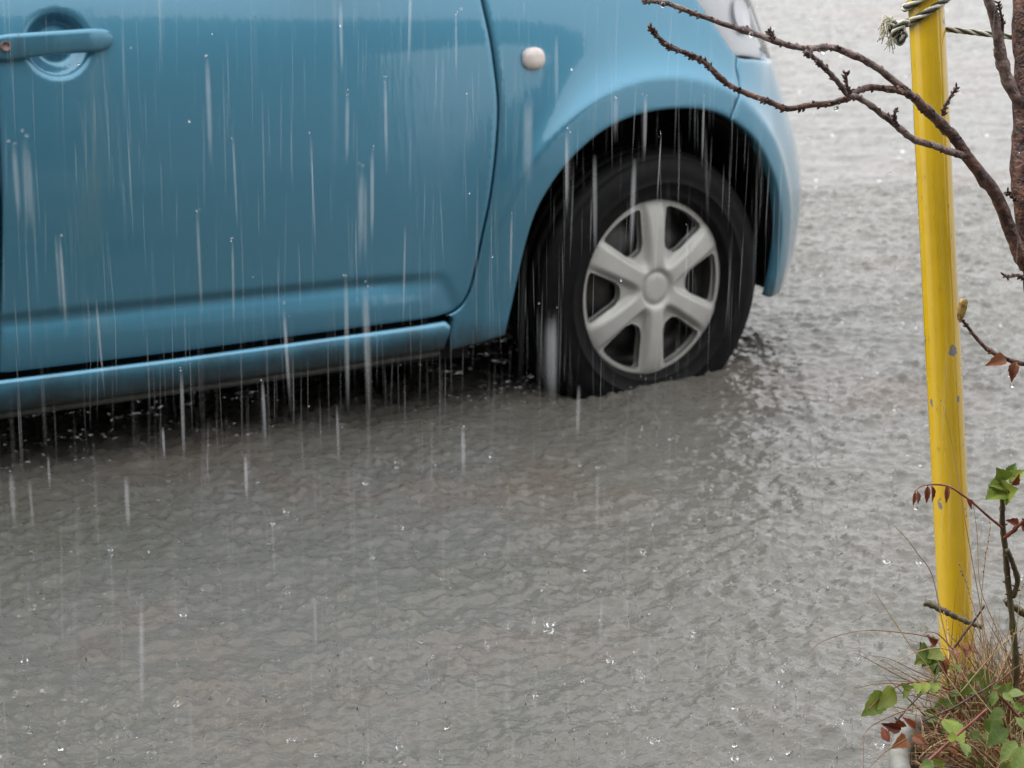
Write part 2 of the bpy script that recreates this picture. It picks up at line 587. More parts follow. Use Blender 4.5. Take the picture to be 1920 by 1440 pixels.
def water_sheet():
    rng = np.random.default_rng(21)
    V, Q = [], []
    k0 = 0
    patches = [(-2.3, 2.7, 1.9, 6.6, .0060, .0060, 11000), (-3.4, 5.0, 6.6, 17.0, .0132, .0165, 14000)]
    join = None
    for (xa, xb, ya, yb, dx, dy, nr) in patches[::-1]:
        nx, ny = int(round((xb - xa) / dx)) + 1, int(round((yb - ya) / dy)) + 1
        X, Y = np.meshgrid(np.linspace(xa, xb, nx), np.linspace(ya, yb, ny))
        Z = wave_height(X, Y)
        add_rings(X, Y, Z, xa, ya, (xb - xa) / (nx - 1), (yb - ya) / (ny - 1), nr, rng)
        e = np.minimum(X - xa, xb - X)
        e = np.minimum(e, np.minimum(yb - Y, np.where((X > patches[0][0] + .05) & (X < patches[0][1] - .05), 1.0, Y - ya))) if join is None else np.minimum(e, Y - ya)
        Z = Z * np.clip(e / .05, 0, 1) + WATER_Z
        if join is None: join = (X[0].copy(), Z[0].copy())
        else: Z[-1] = np.interp(X[-1], *join)              # the two sheets share their seam
        V.append(np.stack([X, Y, Z], -1).reshape(-1, 3))
        i = (np.arange(nx * ny).reshape(ny, nx)[:-1, :-1] + k0).reshape(-1)
        Q.append(np.stack([i, i + 1, i + nx + 1, i + nx], 1))
        k0 += nx * ny
    n_wave = sum(len(q) for q in Q)
    # calm frame out to the horizon
    x0, x1, y0, y1 = -150., 150., -60., 300.
    A, B = patches
    rects = [(x0, x1, y0, A[2]), (x0, A[0], A[2], A[3]), (A[1], x1, A[2], A[3]), (x0, B[0], B[2], B[3]), (B[1], x1, B[2], B[3]), (x0, x1, B[3], y1)]
    for a, b, c, d in rects:
        V.append(np.array([(a, c, WATER_Z), (b, c, WATER_Z), (b, d, WATER_Z), (a, d, WATER_Z)]))
        Q.append(np.array([[k0, k0 + 1, k0 + 2, k0 + 3]]))
        k0 += 4
    V, Q = np.vstack(V), np.vstack(Q)
    me = bpy.data.meshes.new('water')
    me.vertices.add(len(V)); me.vertices.foreach_set('co', V.ravel())
    me.loops.add(Q.size); me.loops.foreach_set('vertex_index', Q.ravel().astype(np.int32))
    me.polygons.add(len(Q)); me.polygons.foreach_set('loop_start', (np.arange(len(Q)) * 4).astype(np.int32))
    me.update(calc_edges=True)
    me.polygons.foreach_set('use_smooth', np.ones(len(Q), bool))
    me.materials.append(M['water']); me.materials.append(M['water_far'])
    mi = np.zeros(len(Q), np.int32); mi[n_wave:] = 1
    me.polygons.foreach_set('material_index', mi)
    me.update()
    o = bpy.data.objects.new('water', me)
    COL.objects.link(o)
    return o
tag(water_sheet(), 'muddy grey flood water pitted by rain, covering the whole street', kind='structure')
# ------------------------------------------------------------------ the car's skin: (s, w) -> point, s runs along the flank and round the corners
PI = np.pi
def _plan():
    A, n, Vs = .60, 2.75, .826
    t = np.linspace(0, PI / 2, 1500)
    U = A * np.sin(t) ** (2 / n)
    V = Vs * np.cos(t) ** (2 / n)
    sf = np.r_[0, np.cumsum(np.hypot(np.diff(U), np.diff(V)))]
    A2, n2 = .55, 3.2
    U2 = -2.44 - A2 * np.sin(t) ** (2 / n2)
    V2 = Vs * np.cos(t) ** (2 / n2)
    sb = -2.44 - np.r_[0, np.cumsum(np.hypot(np.diff(U2), np.diff(V2)))]
    sm = np.linspace(-2.44, 0, 400)[1:-1]
    Vm = Vs + .004 * (1 - np.cos(2 * PI * (sm + 2.44) / 2.44)) / 2
    S = np.r_[sb[::-1], sm, sf]
    g = np.linspace(S[0], S[-1], 4000)
    return g, np.interp(g, S, np.r_[U2[::-1], sm, U]), np.interp(g, S, np.r_[V2[::-1], Vm, V])
GS, GU, GV = _plan()
_tu, _tv = np.gradient(GU, GS), np.gradient(GV, GS)
_k = np.ones(41) / 41
def _sm(a): return np.convolve(np.pad(a, 20, mode='edge'), _k, 'valid')
GNU, GNV = _sm(-_tv), _sm(_tu)
_l = np.hypot(GNU, GNV); GNU /= _l; GNV /= _l
SMIN, SMAX = GS[0], GS[-1]

def pchip(x, xs, ys):
    xs = np.asarray(xs, float); ys = np.asarray(ys, float)
    h = np.diff(xs); d = np.diff(ys) / h
    m = np.zeros_like(ys); m[0] = d[0]; m[-1] = d[-1]
    for i in range(1, len(xs) - 1):
        m[i] = 0 if d[i - 1] * d[i] <= 0 else (h[i - 1] + h[i]) * 3 / ((2 * h[i] + h[i - 1]) / d[i - 1] + (h[i] + 2 * h[i - 1]) / d[i])
    x = np.clip(x, xs[0], xs[-1]); i = np.clip(np.searchsorted(xs, x) - 1, 0, len(xs) - 2)
    t = (x - xs[i]) / h[i]
    return ys[i] * (1 + 2 * t) * (1 - t) ** 2 + h[i] * m[i] * t * (1 - t) ** 2 + ys[i + 1] * t * t * (3 - 2 * t) + h[i] * m[i + 1] * t * t * (t - 1)

def sst(a, b, x):
    t = np.clip((x - a) / (b - a), 0, 1)
    return t * t * (3 - 2 * t)

WS = [.15, .20, .28, .38, .46, .55, .65, .75, .85, .95, 1.02]
IS = [.020, .010, .003, .000, .000, .002, .009, .022, .042, .072, .110]
WF = [.15, .22, .30, .40, .50, .60, .70, .80, .90, 1.0]
IF = [.075, .036, .010, .0, .018, .058, .105, .165, .24, .34]
AC = (-.005, .262)

def flare(s, w):
    ds, dw = s - AC[0], w - AC[1]
    q = np.hypot(ds / np.where(ds < 0, .334, .334), dw / .374)
    dist = (q - 1) * .345
    ang = np.arctan2(dw, ds)
    wt = .35 + .65 * sst(.0, 1.0, np.sin(ang))
    x = dist - .060
    soft = np.where(x > 0, np.exp(-np.maximum(x, 0) / .040), 1.0)
    return .025 * wt * soft * sst(-.55, -.33, s) * (1 - sst(.28, .55, s))

MLS, MLW = [-2.1, -1.317, -1.012, -.684, -.493, -.40], [.385, .377, .374, .370, .363, .358]
def mould(s, w):
    a = np.interp(s, MLS, MLW) - w
    b = (-.443 - .45 * (w - .306) - s) * .85
    k = .012
    h = np.clip(.5 + .5 * (b - a) / k, 0, 1)
    d = b * (1 - h) + a * h - k * h * (1 - h)
    return (1 - .7 * sst(-.60, -.455, s)) * pchip(d, [-.03, -.006, -.001, .009, .014, .03, .056, .075, .11], [0, 0, -.001, -.0080, -.0080, -.003, .0025, .0030, .0])

def bowl(s, w):
    q = np.hypot((s + 1.180) / .060, (w - .826) / .058)
    return -.026 * (1 - sst(.50, 1.0, q))

def skin(s, w, kind='body'):
    s = np.asarray(s, float); w = np.asarray(w, float)
    U = np.interp(s, GS, GU); V = np.interp(s, GS, GV)
    nu = np.interp(s, GS, GNU); nv = np.interp(s, GS, GNV)
    b = np.clip(nu, 0, 1) ** 1.5
    ins = pchip(w, WS, IS) * (1 - b) + pchip(w, WF, IF) * b
    ins = ins - flare(s, w)
    ins = ins - flare(-(s + 2.44), w) * (s < -1.6)
    if kind == 'door':
        ins = ins - mould(s, w) - bowl(s, w)
    if kind == 'sill':
        ins = ins - pchip(w, [.18, .20, .23, .248, .2555, .267, .275], [-.026, -.012, .006, .0125, .0120, .0085, .003])
    return np.stack([U - nu * ins, -(V - nv * ins), w + 0 * s], -1)

def skin_normal(s, w, kind):
    e = 7e-4
    a = skin(s + e, w, kind) - skin(s - e, w, kind)
    b = skin(s, w + e, kind) - skin(s, w - e, kind)
    n = np.cross(b, a)
    n /= np.linalg.norm(n, axis=-1)[..., None] + 1e-12
    out = np.stack([np.interp(s, GS, GNU), -np.interp(s, GS, GNV), 0 * w], -1)
    return np.where((np.sum(n * out, -1) < 0)[..., None], -n, n)

def poly_area(p):
    return .5 * np.sum(p[:, 0] * np.roll(p[:, 1], -1) - np.roll(p[:, 0], -1) * p[:, 1])

def inside(pts, poly):
    x, y = pts[:, 0], pts[:, 1]
    c = np.zeros(len(pts), bool)
    q = np.roll(poly, -1, 0)
    for (x0, y0), (x1, y1) in zip(poly, q):
        if y0 == y1: continue
        m = (y0 > y) != (y1 > y)
        c ^= m & (x < (x1 - x0) * (y - y0) / (y1 - y0) + x0)
    return c

def bdist(pts, poly):
    d = np.full(len(pts), 1e9)
    q = np.roll(poly, -1, 0)
    for a, b in zip(poly, q):
        e = b - a
        t = np.clip(((pts - a) @ e) / (e @ e + 1e-15), 0, 1)
        d = np.minimum(d, np.hypot(*(pts - a - t[:, None] * e).T))
    return d

def inset_poly(p, r):
    t = np.roll(p, -1, 0) - np.roll(p, 1, 0)
    t /= np.linalg.norm(t, axis=1)[:, None] + 1e-12
    return p + r * np.stack([-t[:, 1], t[:, 0]], 1)

def panel(name, outline, mat, parent, kind='body', step=.012, edge=.008, gap=.0022, roll=.003, wall=.018, shift=0.0, mirror=None):
    p = np.asarray(outline, float)
    if poly_area(p) < 0: p = p[::-1]
    p = resample(np.vstack([p, p[:1]]), edge)[:-1]
    p = inset_poly(p, gap)
    rings = [p, inset_poly(p, roll * .5), inset_poly(p, roll * 1.6)]
    g = np.stack(np.meshgrid(np.arange(p[:, 0].min(), p[:, 0].max(), step), np.arange(p[:, 1].min(), p[:, 1].max(), step * .86)), -1)
    g[1::2, :, 0] += step / 2
    g = g.reshape(-1, 2)
    g = g[inside(g, p)]
    g = g[bdist(g, p) > max(roll * 1.6 + .003, step * .45)]
    n = len(p)
    allp = np.vstack(rings + [g])
    vv = [Vector((float(a), float(b))) for a, b in allp]
    ed = [(i, (i + 1) % n) for i in range(n)]
    ov, oe, of, iv, ie, if_ = delaunay_2d_cdt(vv, ed, [list(range(n))], 1, 1e-6)
    P2 = np.array([(q.x, q.y) for q in ov])
    d = bdist(P2, p)
    drop = roll * (1 - np.sqrt(np.clip(1 - (1 - np.clip(d / (roll * 1.6), 0, 1)) ** 2, 0, 1)))
    X = skin(P2[:, 0], P2[:, 1], kind)
    N = skin_normal(P2[:, 0], P2[:, 1], kind)
    X = X - N * (drop + shift)[:, None]
    faces = [list(f) for f in of]
    # boundary loop -> wall folded inwards
    idx = {}
    for k, q in enumerate(iv):
        for j in q:
            idx.setdefault(j, k)
    loop = [idx[i] for i in range(n)]
    base = len(X)
    Xw = X[loop] - N[loop] * wall
    V = np.vstack([X, Xw])
    Nn = np.vstack([N, N[loop]])
    # tilt normals at the rolled edge
    for i in range(n):
        a, b = loop[i], loop[(i + 1) % n]
        faces.append([a, base + i, base + (i + 1) % n, b])
    # orientation
    f0 = faces[len(of) // 2]
    fn = np.cross(V[f0[1]] - V[f0[0]], V[f0[2]] - V[f0[0]])
    if fn @ N[f0[0]] < 0:
        faces = [f[::-1] for f in faces]
    o = mesh(name, V, faces, mat, parent)
    if mirror is not None:
        c = bpy.data.objects.new(name, o.data)
        COL.objects.link(c)
        c.parent = parent
        c.scale = (1, -1, 1)
        if isinstance(mirror, list): mirror.append(c)
    return o

# ------------------------------------------------------------------ the car
CAR = empty('parked_car', (-.0977, 5.0946, 0), R_(28))
tag(CAR, 'light blue hatchback standing in flood water, silver six spoke wheel covers', 'car')

ARCH = [(-.342, .226), (-.3395, .24), (-.327, .297), (-.309, .388), (-.286, .462), (-.255, .512), (-.213, .558), (-.156, .599), (-.103, .622), (-.05, .634),
        (.008, .638), (.068, .634), (.119, .622), (.162, .601), (.209, .569), (.241, .535), (.269, .496), (.292, .458), (.306, .421), (.326, .350), (.329, .294), (.326, .244), (.321, .215)]
arch = spline(ARCH, 4)
k_top = int(np.argmin(np.abs(arch[:, 0] - .150)))            # where the bumper seam meets the arch
DOOR_F = [(-.372, .925), (-.367, .861), (-.359, .803), (-.354, .745), (-.3515, .667), (-.361, .589), (-.377, .5), (-.394, .43), (-.412, .35), (-.424, .315), (-.442, .292), (-.470, .2805), (-.53, .277)]
door_f = spline(DOOR_F, 4)
DOOR_R = spline([(-1.325, .276), (-1.3205, .34), (-1.314, .415), (-1.303, .55), (-1.297, .67), (-1.290, .80), (-1.283, .925)], 4)
door = np.vstack([door_f, [(-.684, .2755), (-1.015, .2725), (-1.31, .2735)], DOOR_R, [(-.8, .928)]])
mirr = []
fd = panel('front_door', door, 'paint', CAR, 'door', step=.0075, edge=.006, mirror=mirr)
wtop = lambda s: float(np.interp(s, [-.4, 0, .12, .30, .60, SMAX], [.925, .910, .895, .862, .815, .795]))
HL = spline([(.055, wtop(.055)), (.110, .839), (.153, .786), (.184, .748), (.204, .727), (.232, .7195), (.273, .715), (.366, .701), (.47, .692), (.56, .690), (.60, .705)], 4)
SEAM = spline([(.204, .7225), (.195, .705), (.192, .668), (.170, .640), (arch[k_top][0], arch[k_top][1])], 4)
hl_k = int(np.argmin(np.hypot(HL[:, 0] - .204, HL[:, 1] - .7225)))
fender = np.vstack([door_f[::-1][4:], [(-.30, .925), (-.15, .9185), (0, .910)], HL[:hl_k + 1], SEAM[1:-1], arch[:k_top + 1][::-1], [(-.395, .216), (-.458, .207), (-.461, .24), (-.455, .272), (-.462, .2785)]])
# close neatly along the door foot
fender = np.array([q for q in fender])
panel('front_fender', fender, 'paint', CAR, 'body', step=.0085, edge=.006, mirror=True)
bump = np.vstack([SEAM, arch[k_top + 1:], [(.40, .208), (.60, .205), (.9, .205), (SMAX - .001, .205), (SMAX - .001, .55), (.75, .60), (.66, .690)], HL[hl_k:][::-1]])
panel('front_bumper', bump, 'paint', CAR, 'body', step=.0095, edge=.007, mirror=True)
grille = [(.665, .692), (.755, .602), (SMAX - .001, .552), (SMAX - .001, .795), (.62, .812), (.61, .71)]
panel('grille', grille, 'liner', CAR, step=.03, edge=.02, mirror=True, shift=.004)
head = np.vstack([HL, [(.605, .812)], [(s, wtop(s)) for s in (.5, .4, .3, .2, .12)]])
lens = panel('headlight', head, 'lens', CAR, step=.012, edge=.007, gap=.0025, wall=.004, mirror=mirr)
# silver bucket and bright reflector bowl behind the lens
for sgn, par in ((1, lens), (-1, mirr[-1])):
    g = panel('lamp_bowl', inset_poly(head if poly_area(head) > 0 else head[::-1], .006), 'lampcore', par, step=.016, edge=.01, gap=.001, wall=.01, shift=.018)
    rfl = MB()
    for (s0, w0, r0) in ((.27, .80, .040), (.40, .775, .036)):
        c = skin(s0, w0)
        n = skin_normal(np.array(s0), np.array(w0), 'body')
        rr = Vector(n).to_track_quat('Z', 'Y').to_matrix()
        v, f = [], []
        for i in range(9):
            a = i / 8 * 1.3
            for kk in range(20):
                th = 2 * PI * kk / 20
                q = rr @ Vector((r0 * math.sin(a) * math.cos(th), r0 * math.sin(a) * math.sin(th), -.004 - r0 * .35 * math.cos(a)))
                v.append(c + np.array(q))
        for i in range(8):
            for kk in range(20):
                f.append((i * 20 + kk, i * 20 + (kk + 1) % 20, i * 20 + 20 + (kk + 1) % 20, i * 20 + 20 + kk))
        rfl.add(v, f)
    rfl.build('reflector', 'lampcore', par)
# sill with its lower seal
sill = [(-.464, .2075), (-.464, .235), (-.460, .262), (-.470, .2755), (-.53, .2735), (-.684, .2722), (-1.015, .2692), (-1.33, .2702), (-2.02, .271), (-2.05, .24), (-2.04, .196), (-1.32, .196), (-1.0, .199), (-.68, .2025)]
panel('sill', sill, 'paint', CAR, 'sill', step=.012, edge=.008, roll=.0055, gap=.0015, mirror=True)
seal = [(-.47, .1985), (-.68, .1955), (-1.0, .1925), (-1.32, .190), (-2.03, .190), (-2.03, .180), (-1.32, .180), (-1.0, .1825), (-.68, .1855), (-.47, .190)]
panel('sill_seal', seal, 'flange', CAR, 'sill', step=.02, edge=.01, gap=.0, shift=.004, mirror=True)
# rear door and quarter, out of the photograph's frame
ra = np.array([(-2.44 - s, w) for s, w in arch])
front_part = ra[ra[:, 0] > -2.17]
front_part = front_part[np.argsort(front_part[:, 1])]
rd = np.vstack([DOOR_R - [.004, 0], [(-1.8, .935), (-2.30, .945), (-2.27, .80), (-2.19, .66), (-2.165, .600)], front_part[::-1], [(-2.06, .276), (-1.7, .2755)]])
panel('rear_door', rd, 'paint', CAR, 'body', step=.022, edge=.012, mirror=True)
rp = ra[ra[:, 0] <= -2.17][::-1]
rq = np.vstack([rp, [(-2.195, .66), (-2.275, .80), (-2.305, .945), (-2.6, .95), (SMIN + .002, .95), (SMIN + .002, .24), (-2.9, .22)]])
panel('rear_quarter', rq, 'paint', CAR, 'body', step=.03, edge=.014, mirror=True)

# hood
rows = []
for s in np.linspace(-.37, SMAX - .002, 46):
    we = wtop(s)
    e = skin(s, we)
    row = []
    bul = float(np.interp(s, [-.4, .3, .7, SMAX], [.062, .055, .02, 0]))
    for k in np.linspace(-1, 1, 25):
        row.append((e[0], e[1] * k, we - .002 + bul * (1 - k * k)))
    rows.append(row)
V = [q for r in rows for q in r]
Fq = [(i * 25 + k, i * 25 + k + 1, (i + 1) * 25 + k + 1, (i + 1) * 25 + k) for i in range(45) for k in range(24)]
mesh('hood', V, Fq, 'paint', CAR)

# greenhouse
def gv(w): return .772 - (w - .925) * .34
BX = lambda x0, x1, y0, y1, z0, z1: ([(x0, y0, z0), (x1, y0, z0), (x1, y1, z0), (x0, y1, z0), (x0, y0, z1), (x1, y0, z1), (x1, y1, z1), (x0, y1, z1)],
                                     [(3, 2, 1, 0), (4, 5, 6, 7), (0, 1, 5, 4), (1, 2, 6, 5), (2, 3, 7, 6), (3, 0, 4, 7)])
def quad_panel(name, corners, mat, bulge=(0, 0, 0), n=10):
    a, b, c, d = [np.array(q, float) for q in corners]
    v = []
    for i in range(n + 1):
        for k in range(n + 1):
            s, t = i / n, k / n
            p = (a * (1 - s) + b * s) * (1 - t) + (d * (1 - s) + c * s) * t
            v.append(p + np.array(bulge) * (4 * s * (1 - s)))
    f = [(i * (n + 1) + k, (i + 1) * (n + 1) + k, (i + 1) * (n + 1) + k + 1, i * (n + 1) + k + 1) for i in range(n) for k in range(n)]
    return mesh(name, v, f, mat, CAR)
quad_panel('windshield', [(-.40, -.70, .975), (-.40, .70, .975), (-1.02, .58, 1.44), (-1.02, -.58, 1.44)], 'glass', (.13, 0, .05))
quad_panel('rear_window', [(-2.90, .66, 1.00), (-2.90, -.66, 1.00), (-2.72, -.56, 1.40), (-2.72, .56, 1.40)], 'glass', (-.06, 0, 0))
quad_panel('cowl', [(-.30, -.76, .930), (-.30, .76, .930), (-.42, .71, .975), (-.42, -.71, .975)], 'liner', (.10, 0, .05))
quad_panel('tailgate', [(-2.95, .70, .94), (-2.95, -.70, .94), (-2.90, -.67, 1.0), (-2.90, .67, 1.0)], 'paint', (-.05, 0, 0))
rv, rf = [], []
for i in range(15):
    u = -1.0 - 1.75 * i / 14
    hh = 1.455 + .075 * math.sin(math.pi * min(1, (i + 3.5) / 17.5)) ** .8
    for k in range(15):
        x = -1 + 2 * k / 14
        rv.append((u, .60 * x, hh - .065 * abs(x) ** 2.6))
for i in range(14):
    for k in range(14):
        rf.append((i * 15 + k, i * 15 + k + 1, i * 15 + 16 + k, i * 15 + 15 + k))
mesh('roof', rv, rf, 'paint', CAR)
for sg in (-1, 1):
    y = lambda w, sg=sg: sg * gv(w)
    def side(name, pts, mat, off=0.0):
        v = [(u, y(w) + sg * off, w) for u, w in pts] + [(u, y(w) - sg * .02, w) for u, w in pts]
        n = len(pts)
        f = [tuple(range(n)), tuple(range(2 * n - 1, n - 1, -1))] + [(i, i + n, (i + 1) % n + n, (i + 1) % n) for i in range(n)]
        return mesh(name, v, f, mat, CAR, smooth=False)
    side('side_window', [(-.52, .945), (-1.265, .945), (-1.265, 1.40), (-1.06, 1.405), (-.80, 1.22)], 'glass')
    side('side_window', [(-1.34, .945), (-2.20, .960), (-2.26, 1.38), (-1.34, 1.40)], 'glass')
    side('side_window', [(-2.32, .985), (-2.66, 1.01), (-2.60, 1.34), (-2.36, 1.365)], 'glass')
    side('side_frame', [(-.33, .918), (-2.93, .940), (-2.92, .99), (-2.74, 1.42), (-2.2, 1.445), (-1.0, 1.455), (-.78, 1.31), (-.42, .99)], 'paint', -.006)
    # door mirror
    mr = MB()
    mr.add(*ball((-.60, sg * .865, 1.02), .075, 14, 9, (.75, 1.25, .95)))
    mr.add(*tube([(-.56, sg * .74, .975), (-.58, sg * .80, .985)], [.03, .025], 8))
    mr.build('door_mirror', 'paint', CAR)
    # tail lamp
    panel_s = [(SMIN + .55, .74), (SMIN + .75, .74), (SMIN + .78, .93), (SMIN + .58, .93)]
    tl = panel('tail_lamp', panel_s, simple('red_lamp_lens', (.35, .01, .01), rough=.1), CAR, step=.04, edge=.02, shift=-.012)
    if sg > 0: tl.scale = (1, -1, 1)

# inner shell, floor and wheel housings
sh = MB()
sh.add(*BX(-2.80, .40, -.50, .50, .165, .70))
sh.add(*BX(-2.06, -.38, -.740, .740, .172, .90))
sh.add(*BX(-.46, -.37, -.765, .765, .23, .86))
sh.add(*BX(-.36, .20, -.58, .58, .655, .82))
sh.add(*BX(.33, .42, -.50, .50, .22, .60))
sh.add(*BX(-2.86, -2.80, -.62, .62, .25, .88))
sh.add(*BX(-2.78, -2.05, -.70, .70, .655, .90))
sh.build('underbody', 'black', CAR, smooth=False)
for ax in (0.0, -2.44):
    for sg in (-1, 1):
        v, f = [], []
        th = np.linspace(-.35, PI + .35, 40)
        for a in th:
            u = ax + .352 * math.cos(a) * (1.0)
            wz = .262 + .378 * math.sin(a)
            q = abs(skin(np.array(u if ax == 0 else -1.0), np.array(max(wz, .2)))[1]) - .010
            for vv in (q, .70, .50, .46):
                v.append((u, sg * vv, max(wz, .225)))
        for i in range(39):
            for k in range(3):
                f.append((i * 4 + k, i * 4 + k + 1, i * 4 + 5 + k, i * 4 + 4 + k))
        f.append([i * 4 + 3 for i in range(40)])
        mesh('wheel_housing', v, f, 'liner', CAR)

# door handle over its bowl: grip bar, fixed lock end, key cylinder
def handle(sg):
    S = np.linspace(-1.303, -1.083, 34)
    v, f = [], []
    seg = 16
    for i, s in enumerate(S):
        t = (s + 1.303) / .220
        hh = .0215 * (1 - abs(2 * t - 1) ** 9) ** .5 * float(np.interp(t, [0, .10, .24, .5, .9, 1], [1.03, 1.06, .98, .92, .90, .88])) + .0005
        ctr = float(np.interp(t, [0, .5, 1], [.8245, .8275, .8295]))
        out = float(np.interp(t, [0, .05, .25, .5, .8, .95, 1], [.009, .015, .022, .025, .021, .012, .004]))
        base = skin(np.array(s), np.array(ctr))
        n = skin_normal(np.array(s), np.array(ctr), 'body')
        th = np.linspace(0, 2 * PI, seg, endpoint=False)
        for a in th:
            ca, sa = math.cos(a), math.sin(a)
            z = hh * math.copysign(abs(sa) ** .7, sa)
            d = out + .0085 * math.copysign(abs(ca) ** .6, ca) - .004
            if t < .27 or t > .9: d = max(d, -.006) if ca > 0 else -.006
            p = base + n * d
            v.append((p[0], p[1], p[2] + z))
    for i in range(len(S) - 1):
        for k in range(seg):
            f.append((i * seg + k, i * seg + (k + 1) % seg, (i + 1) * seg + (k + 1) % seg, (i + 1) * seg + k))
    f.append(tuple(range(seg)))
    f.append(tuple((len(S) - 1) * seg + k for k in range(seg)))
    o = mesh('door_handle', v, f, 'paint', fd if sg > 0 else mirr[0])
    # lock disc
    c = skin(np.array(-1.2765), np.array(.8262)); n = skin_normal(np.array(-1.2765), np.array(.8262), 'body')
    rr = Vector(n).to_track_quat('Z', 'Y').to_matrix()
    v, f = [], []
    for r, d in ((.0092, .0220), (.0084, .0262), (.0070, .0258), (.0066, .0240)):
        for k in range(18):
            a = 2 * PI * k / 18
            v.append(c + np.array(rr @ Vector((r * math.cos(a), r * math.sin(a), d))))
    for i in range(3):
        for k in range(18):
            f.append((i * 18 + k, i * 18 + (k + 1) % 18, i * 18 + 18 + (k + 1) % 18, i * 18 + 18 + k))
    f.append(tuple(54 + k for k in range(18)))
    mesh('key_cylinder', v, f, 'keyhole', fd if sg > 0 else mirr[0])
    # dark joint between lock end and grip
    v, f = [], []
    for i, s in enumerate((-1.2545, -1.2530)):
        base = skin(np.array(s), np.array(.8265)); n = skin_normal(np.array(s), np.array(.8265), 'body')
        for k in range(9):
            z = -.0205 + .041 * k / 8
            p = base + n * (.0262 - 4.5 * (z / .0205) ** 4 * .001)
            v.append((p[0], p[1], p[2] + z))
    for k in range(8): f.append((k, k + 1, k + 10, k + 9))
    mesh('grip_joint', v, f, 'flange', fd if sg > 0 else mirr[0])
handle(1); handle(-1)

# side repeater lamp on the fender: shallow rounded-square dome
for sg in (1, -1):
    c = skin(np.array(-.273), np.array(.750)); n = skin_normal(np.array(-.273), np.array(.750), 'body')
    rr = Vector(n).to_track_quat('Z', 'Y').to_matrix()
    v, f = [], []
    prof = ((1.0, -.003), (1.0, .004), (.95, .0085), (.82, .012), (.55, .0145), (.25, .0155))
    for r, d in prof:
        for k in range(28):
            a = 2 * PI * k / 28
            ca, sa = math.cos(a), math.sin(a)
            q = (abs(ca) ** 2.4 + abs(sa) ** 2.4) ** (-1 / 2.4)
            v.append(c + np.array(rr @ Vector((.0228 * r * q * ca, .0215 * r * q * sa, d))))
    for i in range(len(prof) - 1):
        for k in range(28):
            f.append((i * 28 + k, i * 28 + (k + 1) % 28, i * 28 + 28 + (k + 1) % 28, i * 28 + 28 + k))
    f.append(tuple((len(prof) - 1) * 28 + k for k in range(28)))
    o = mesh('side_repeater', v, f, 'repeater', CAR)
    o['label'] = 'milky white rounded indicator lamp on the fender'
    if sg < 0: o.scale = (1, -1, 1)

